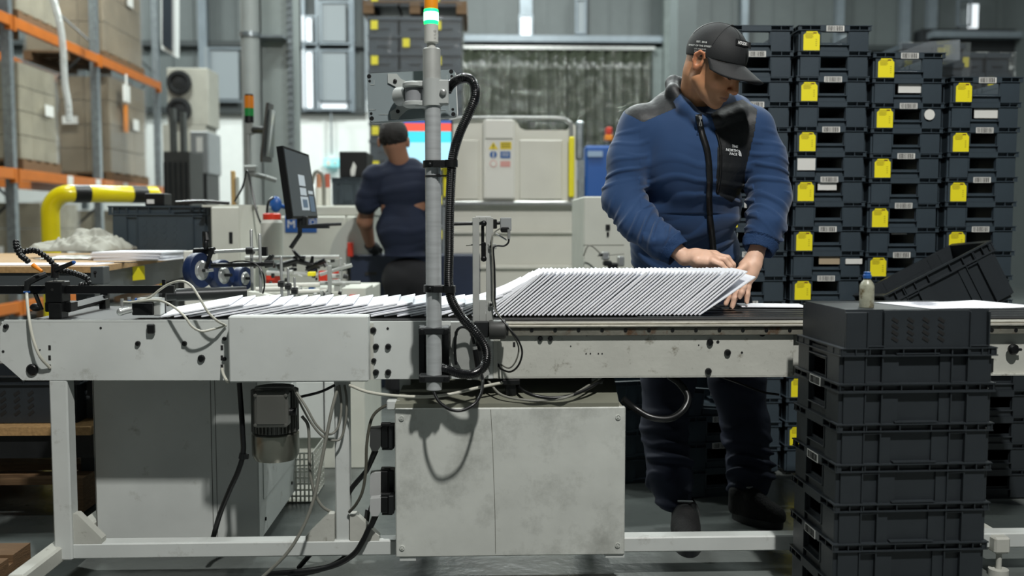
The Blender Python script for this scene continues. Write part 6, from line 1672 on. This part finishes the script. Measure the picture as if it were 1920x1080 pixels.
# standing collar and hood folded behind the neck
col=[A3(1311,223,3.01),A3(1284,202,3.035),A3(1262,172,3.08),A3(1262,156,3.16),A3(1295,158,3.23),A3(1345,170,3.21),A3(1390,198,3.14),A3(1384,214,3.06),A3(1345,224,3.01),A3(1311,225,3.0)]
J.chain(col,[.017,.020,.021,.022,.026,.026,.022,.018,.016,.016],.02)
J.ell(A3(1300,195,3.25),(.13,.05,.05),None,.03)
J.cone(A3(1308,212,3.13), H(0,-.02,.0), .054, .062, .006,'sub')
def folds(p):
    d = np.zeros(len(p))
    for arm, sd in ((armL,1),(armR,2)):
        s0=0; best=np.full(len(p),9.); sv=np.zeros(len(p)); ang=np.zeros(len(p))
        for i in range(len(arm)-1):
            a,b=arm[i],arm[i+1]; L=np.linalg.norm(b-a); t=np.clip(((p-a)@(b-a))/L**2,0,1); dd=np.linalg.norm(p-(a+t[:,None]*(b-a)),axis=1)
            m=dd<best; best[m]=dd[m]; sv[m]=(s0+t*L)[m]; s0+=L
        tot=s0
        w=np.clip((.085-best)/.02,0,1)
        wave=np.sin(2*pi*(sv/.042)+5.0*sn(p,2.6,sd,2)+p[:,0]*46*(1 if sd==1 else -1)+p[:,2]*10)
        ridge=np.clip(wave,0,1)**1.5
        amp=.0066*np.clip(sn(p,5,sd+5,2)+.55,.08,1)
        near=np.exp(-((sv-tot*.48)/.13)**2)*.8+np.exp(-((sv-tot*.86)/.05)**2)*.5+.35
        near*= np.clip((tot-.03-sv)/.02,0,1)
        d+= w*amp*ridge*near*1.6
        # cuff step
        d-= w*np.where(sv>tot-.052, .0022, 0)
        d+= w*np.where((sv>tot-.056)&(sv<tot-.050), -.0022, 0)
    cx=(p[:,0]>.52)&(p[:,0]<.90)
    g=np.sin(2*pi*((p[:,2]-.25*np.abs(p[:,0]-.70))/.075)+4*sn(p,2.2,9,2))
    d+= cx*.005*np.clip(g,0,1)*np.clip((1.32-p[:,2])/.2,0,1)
    d+= .0022*sn(p,6,11,2)
    return d
J.disp(folds, .016)
# open cuff ends
for arm in (armL,armR):
    a,b=arm[-2],arm[-1]; dr=(b-a)/np.linalg.norm(b-a)
    J.cone(b+dr*.012, b+dr*.08, .052,.06,.003,'sub'); J.cone(b-dr*.03,b+dr*.04,.038,.041,.003,'sub')
J.half(A3(1300,596,3.2),(0,0,-1),.004)
V,F=J.mesh(); del J
fc=V[F].mean(1); px,py=proj(fc)
nv=np.cross(V[F[:,1]]-V[F[:,0]],V[F[:,2]]-V[F[:,0]]); nv/=np.linalg.norm(nv,axis=1)[:,None]+1e-9
front=(fc[:,1]<3.15)
cls=np.zeros(len(F),int)
yoke=[(1150,150),(1172,212),(1206,229),(1222,222),(1268,202),(1262,190),(1280,172),(1290,120),(1200,120)]
chest=[(1362,196),(1333,214),(1347,258),(1342,362),(1372,380),(1396,352),(1397,322),(1414,250),(1420,205),(1392,186)]
cls[inpoly(px,py,yoke)&front]=1
cls[inpoly(px,py,chest)&front]=2
cls[(~front)&(fc[:,2]>1.36)&(px<1440)]=1
# blue lining inside the collar
incol=np.linalg.norm(np.cross(fc-A3(1308,212,3.13),(H(0,-.02,0)-A3(1308,212,3.13))/np.linalg.norm(H(0,-.02,0)-A3(1308,212,3.13))),axis=1)<.066
cls[(cls==1)&incol&(fc[:,2]>1.35)]=0
for arm in (armL,armR):
    a,b=arm[-2],arm[-1]; L=np.linalg.norm(b-a); dr=(b-a)/L; s_=(fc-b)@dr; rr=np.linalg.norm((fc-b)-s_[:,None]*dr,axis=1)
    cls[(s_>-.048)&(s_<.03)&(rr<.07)]=3
parts=split(V,F,cls)
jo,_=emit_mesh('jacket',*parts[0],jb,worker,None,1)
for c,n_,m_ in ((1,'shoulder_yoke',jk),(2,'chest_panel',jk)):
    tag(emit_mesh(n_,*parts[c],m_,jo,None,1)[0],'black shell panel of the jacket')
cv,cf=parts[3]; cp=proj(cv[cf].mean(1))[0]
for cc,(v_,f_) in split(cv,cf,(cp>1350).astype(int)).items(): emit_mesh('cuff',v_,f_,mat('blue rib cuff','#12335a',.85,bump=.3,bscale=250),jo,None,1)
bvj=bvh_of(V,F)
blkz=mat('zip black','#08090a',.45)
mb=laid_strip(bvj,[(1310,216),(1316,250),(1326,285),(1330,330),(1329,370),(1331,410),(1336,460),(1338,500),(1338,520)],11,.0025,.002,10); o=build(mb,'zipper',blkz,jo,80); md=o.modifiers.new('t','SOLIDIFY'); md.thickness=.003
mb=laid_strip(bvj,[(1341,245),(1347,262),(1351,285),(1350,330),(1345,362)],4,.0025,.002,8); o=build(mb,'pocket_zipper',blkz,jo,80); md=o.modifiers.new('t','SOLIDIFY'); md.thickness=.002
q=hit(bvj,1313,222,.006); mb=MB(); 
if q: mb.tube([q,q+Vector((-.002,-.004,-.012)),q+Vector((-.005,-.004,-.026)),q+Vector((.003,-.004,-.026)),q+Vector((.001,-.004,-.012))],.0013,6); mb.obox(q,(.008,.005,.009)); build(mb,'zip_puller',M['steel'],o)
q=hit(bvj,1350,278,.004)
if q: mb=MB(); mb.obox(q-Vector((0,0,.01)),(.004,.004,.024)); build(mb,'pocket_puller',blkz,o)
lg=mat('silver logo print','#dfe2e4',.5)
for i,(tx,yy,xx) in enumerate((('THE',275,1377),('NORTH',282,1371),('FACE',289,1374))):
    stick_text(bvj,tx,.0115,xx,yy,6,lg,'chest_logo',jo,Y=3.03,lift=.003,bold=True,sx=.92)
for r0,r1 in ((.0035,.0065),(.0080,.0110),(.0125,.0155)):
    pts=[]; k=FPX/3.03; cx,cy=1383.5,292.5
    A_=[]; B_=[]
    for t in np.linspace(0,pi/2,10):
        for rr,lst in ((r0,A_),(r1,B_)):
            x=cx+rr*cos(t)*k*.62; y=cy-rr*sin(t)*k*1.25+ (rr*cos(t))*k*.08; lst.append(hit(bvj,x,y,.003) or P(x,y,3.0))
    mb=MB(); mb.grid([A_,B_]); build(mb,'chest_logo',lg,jo)
# ---------------------------------------------------------------- trousers
T = Field((0.34, 2.9, 0.04), (1.08, 3.50, 1.02), 0.004)
legL=[A3(1262,520,3.30),A3(1252,715,3.24),A3(1245,800,3.19),A3(1255,890,3.11),A3(1268,958,3.06)]
legR=[A3(1350,520,3.32),A3(1382,715,3.30),A3(1398,800,3.28),A3(1404,890,3.25),A3(1398,958,3.215)]
T.ell(A3(1305,520,3.33),(.175,.125,.12),None,.03)
T.chain(legL,[.098,.090,.077,.072,.056],.03); T.chain(legR,[.100,.096,.080,.074,.060],.03)
def tfold(p):
    z=p[:,2]; am=(.015*np.exp(-((z-.17)/.10)**2)+.003)*np.clip(sn(p,5,21,2)+.6,.1,1)
    w=np.sin(2*pi*(z/.060)+p[:,0]*34+5*sn(p,2.6,3,2))
    return am*np.clip(w,-.3,1)+.004*sn(p,3,8,2)
T.disp(tfold,.02); T.half((0,0,.085),(0,0,-1),.004)
V,F=T.mesh(); del T
to,_=emit_mesh('trousers',V,F,tr,worker,None,2)
# shoes
def shoe(heel, toe, name_side):
    heel=Vector((heel.x,heel.y,0)); toe=Vector((toe.x,toe.y,0)); d=(toe-heel).normalized(); s=Vector((-d.y,d.x,0)); up=Vector((0,0,1)); L=(toe-heel).length
    S_=Field(np.minimum(heel,toe)-.09*np.ones(3)+np.array([0,0,.08]), np.maximum(heel,toe)+.09*np.ones(3)+np.array([0,0,.08]), .003)
    pt_=lambda a,b,c: np.array(heel+d*a*L+s*b+up*c)
    S_.chain([pt_(.1,0,.045),pt_(.45,0,.045),pt_(.85,.004,.034)],[.040,.044,.042],.02)
    S_.chain([pt_(.12,0,.09),pt_(.40,0,.078),pt_(.7,0,.05)],[.042,.036,.034],.02)
    S_.cone(pt_(.16,0,.10),pt_(.18,0,.14),.030,.030,.004,'sub')
    S_.half((0,0,.022),(0,0,-1),.003)
    V,F=S_.mesh(); u,_=emit_mesh('shoe',V,F,mat('black shoe mesh','#08090a',.8,bump=.3,bscale=120),worker,None,1)
    mb=MB(); n=20; ring=[]
    for k in range(n*2):
        t=2*pi*k/(n*2); a=.5+.56*cos(t); b=.046*sin(t)*(1+.1*cos(t)); ring.append(heel+d*a*L+s*b)
    mb.prism([q+Vector((0,0,.0)) for q in ring],(0,0,.026)); build(mb,'sole',mat('black sole','#15171a',.4),u)
    mb=MB()
    for i in range(5):
        a=.42+.09*i; z=.112-.012*i-.0*i; mb.tube([heel+d*a*L+s*.024+up*(z-.016),heel+d*(a+.02)*L+up*(z),heel+d*a*L-s*.024+up*(z-.016)],.0028,6)
    mb.tube(spline([heel+d*.4*L+up*.112,heel+d*.42*L+s*.03+up*.125,heel+d*.5*L+s*.045+up*.09],5),.0022,6); build(mb,'laces',M['black'],u)
    mb=MB(); mb.obox(heel+d*.36*L+up*.125,(.05,.012,.004),Matrix.Rotation(math.atan2(s.y,s.x),3,'Z')); build(mb,'tongue_strip',mat('grey reflective','#8a8f90',.4),u)
shoe(P(1280,985,3.10), P(1292,1040,2.84), 'l')
shoe(P(1378,985,3.22), P(1462,990,3.10), 'r')
# ---------------------------------------------------------------- second worker, seen from behind
Q = Field((-1.02,5.3,0.9),(-0.25,6.0,1.75),.0055)
HQ=A3(738,262,5.56)
Q.ell(HQ+[0,.01,.02],(.080,.095,.098),None,0); Q.cone(HQ+[.01,-.02,-.03],A3(752,312,5.60),.058,.062,.03)
Q.ell(HQ+[0,.04,-.04],(.06,.06,.07),None,.02)
for sg in (-1,1): Q.ell(HQ+[sg*.086,.0,-.015],(.010,.018,.032),None,.004)
Q.ell(A3(757,380,5.6),(.14,.09,.2),None,.04)
Q.chain([A3(702,330,5.6),A3(684,415,5.68),A3(694,458,5.86)],[.05,.046,.030],.02)
Q.chain([A3(808,330,5.6),A3(820,420,5.68),A3(806,460,5.86)],[.05,.046,.030],.02)
V,F=Q.mesh(); del Q
o2,_=emit_mesh('person',V,F,mat('skin two','#8f6650',.55,var=.05,sub=.03),None,None,1)
tag(o2,'person with short dark hair in a navy t-shirt seen from behind at a bright screen','person')
Q=Field(HQ-.14,HQ+.15,.005)
Q.ell(HQ+[0,-.004,.028],(.0865,.103,.100),None,0); Q.ell(HQ+[0,-.004,.022],(.080,.095,.094),None,.002,'sub')
Q.half(HQ+[0,-.09,-.090],(0,-.25,-1),.004); Q.half(HQ+[0,.045,0],(0,1,-.6),.004)
Q.disp(lambda p:.001*sn(p,30,3,2),.01)
V,F=Q.mesh(); emit_mesh('hair',V,F,mat('dark hair','#15110e',.7,bump=.6,bscale=200),o2,None,0)
Q=Field((-1.02,5.35,.85),(-.25,5.92,1.52),.0055)
Q.ell(A3(755,355,5.6),(.165,.115,.15),None,0); Q.ell(A3(758,430,5.6),(.165,.115,.16),None,.05); Q.ell(A3(762,500,5.6),(.165,.115,.11),None,.05)
Q.cone(A3(705,330,5.6),A3(806,330,5.6),.070,.070,.05); Q.cone(A3(738,312,5.6),A3(772,312,5.6),.052,.052,.04)
Q.chain([A3(703,335,5.6),A3(688,380,5.62)],[.070,.072],.03); Q.chain([A3(808,335,5.6),A3(819,380,5.62)],[.070,.072],.03)
Q.disp(lambda p:.005*np.clip(np.sin(2*pi*p[:,2]/.11+3*sn(p,2,5,2)),0,1),.016)
Q.half(A3(760,510,5.6),(.05,0,-1),.004); Q.cone(A3(752,312,5.60),HQ,.056,.06,.004,'sub')
V,F=Q.mesh(); emit_mesh('t_shirt',V,F,mat('navy cotton','#0d1930',.85,var=.15),o2,None,1)
Q=Field((-1.0,5.3,.05),(-.25,5.95,1.0),.008)
Q.ell(A3(765,520,5.6),(.155,.115,.12),None,0)
hipz=A3(745,520,5.6)
for (a,b,c_) in (((748,530,5.6),(742,640,5.6),(740,728,5.6)),((790,530,5.6),(795,640,5.62),(800,728,5.62))):
    Q.chain([A3(*a),A3(*b),A3(*c_)],[.085,.068,.055],.03)
Q.disp(lambda p:.005*sn(p,4,3,2),.02)
V,F=Q.mesh(); emit_mesh('trousers',V,F,mat('black cotton','#121317',.85,var=.2),o2,None,1)
for px in (740,800):
    mb=MB(); x=P(px,728,5.6).x; mb.sph((x,5.68,.05),.06,14,(.8,2.1,.8)); s_=build(mb,'shoe',M['black'],o2)
g=MB()
for (w_,d_) in ((A3(696,462,5.88),(.02,.07,-.02)),(A3(806,462,5.88),(-.02,.07,-.02))):
    w_=Vector(w_); d_=Vector(d_); g=MB(); g.tube([w_-d_*.4,w_,w_+d_*.5,w_+d_],[.034,.036,.042,.036],12)
    for i in range(4):
        b_=w_+d_+Vector((-.028+.019*i,0,0)); g.tube([b_,b_+Vector((.0,.03,-.012)),b_+Vector((.0,.045,-.035))],[.0105,.010,.008],8)
    b_=w_+d_*.4+Vector((.03,0,0)); g.tube([b_,b_+Vector((.02,.02,-.01)),b_+Vector((.02,.045,-.02))],[.012,.011,.009],8)
    build(g,'glove',mat('dark glove','#17191c',.7),o2)
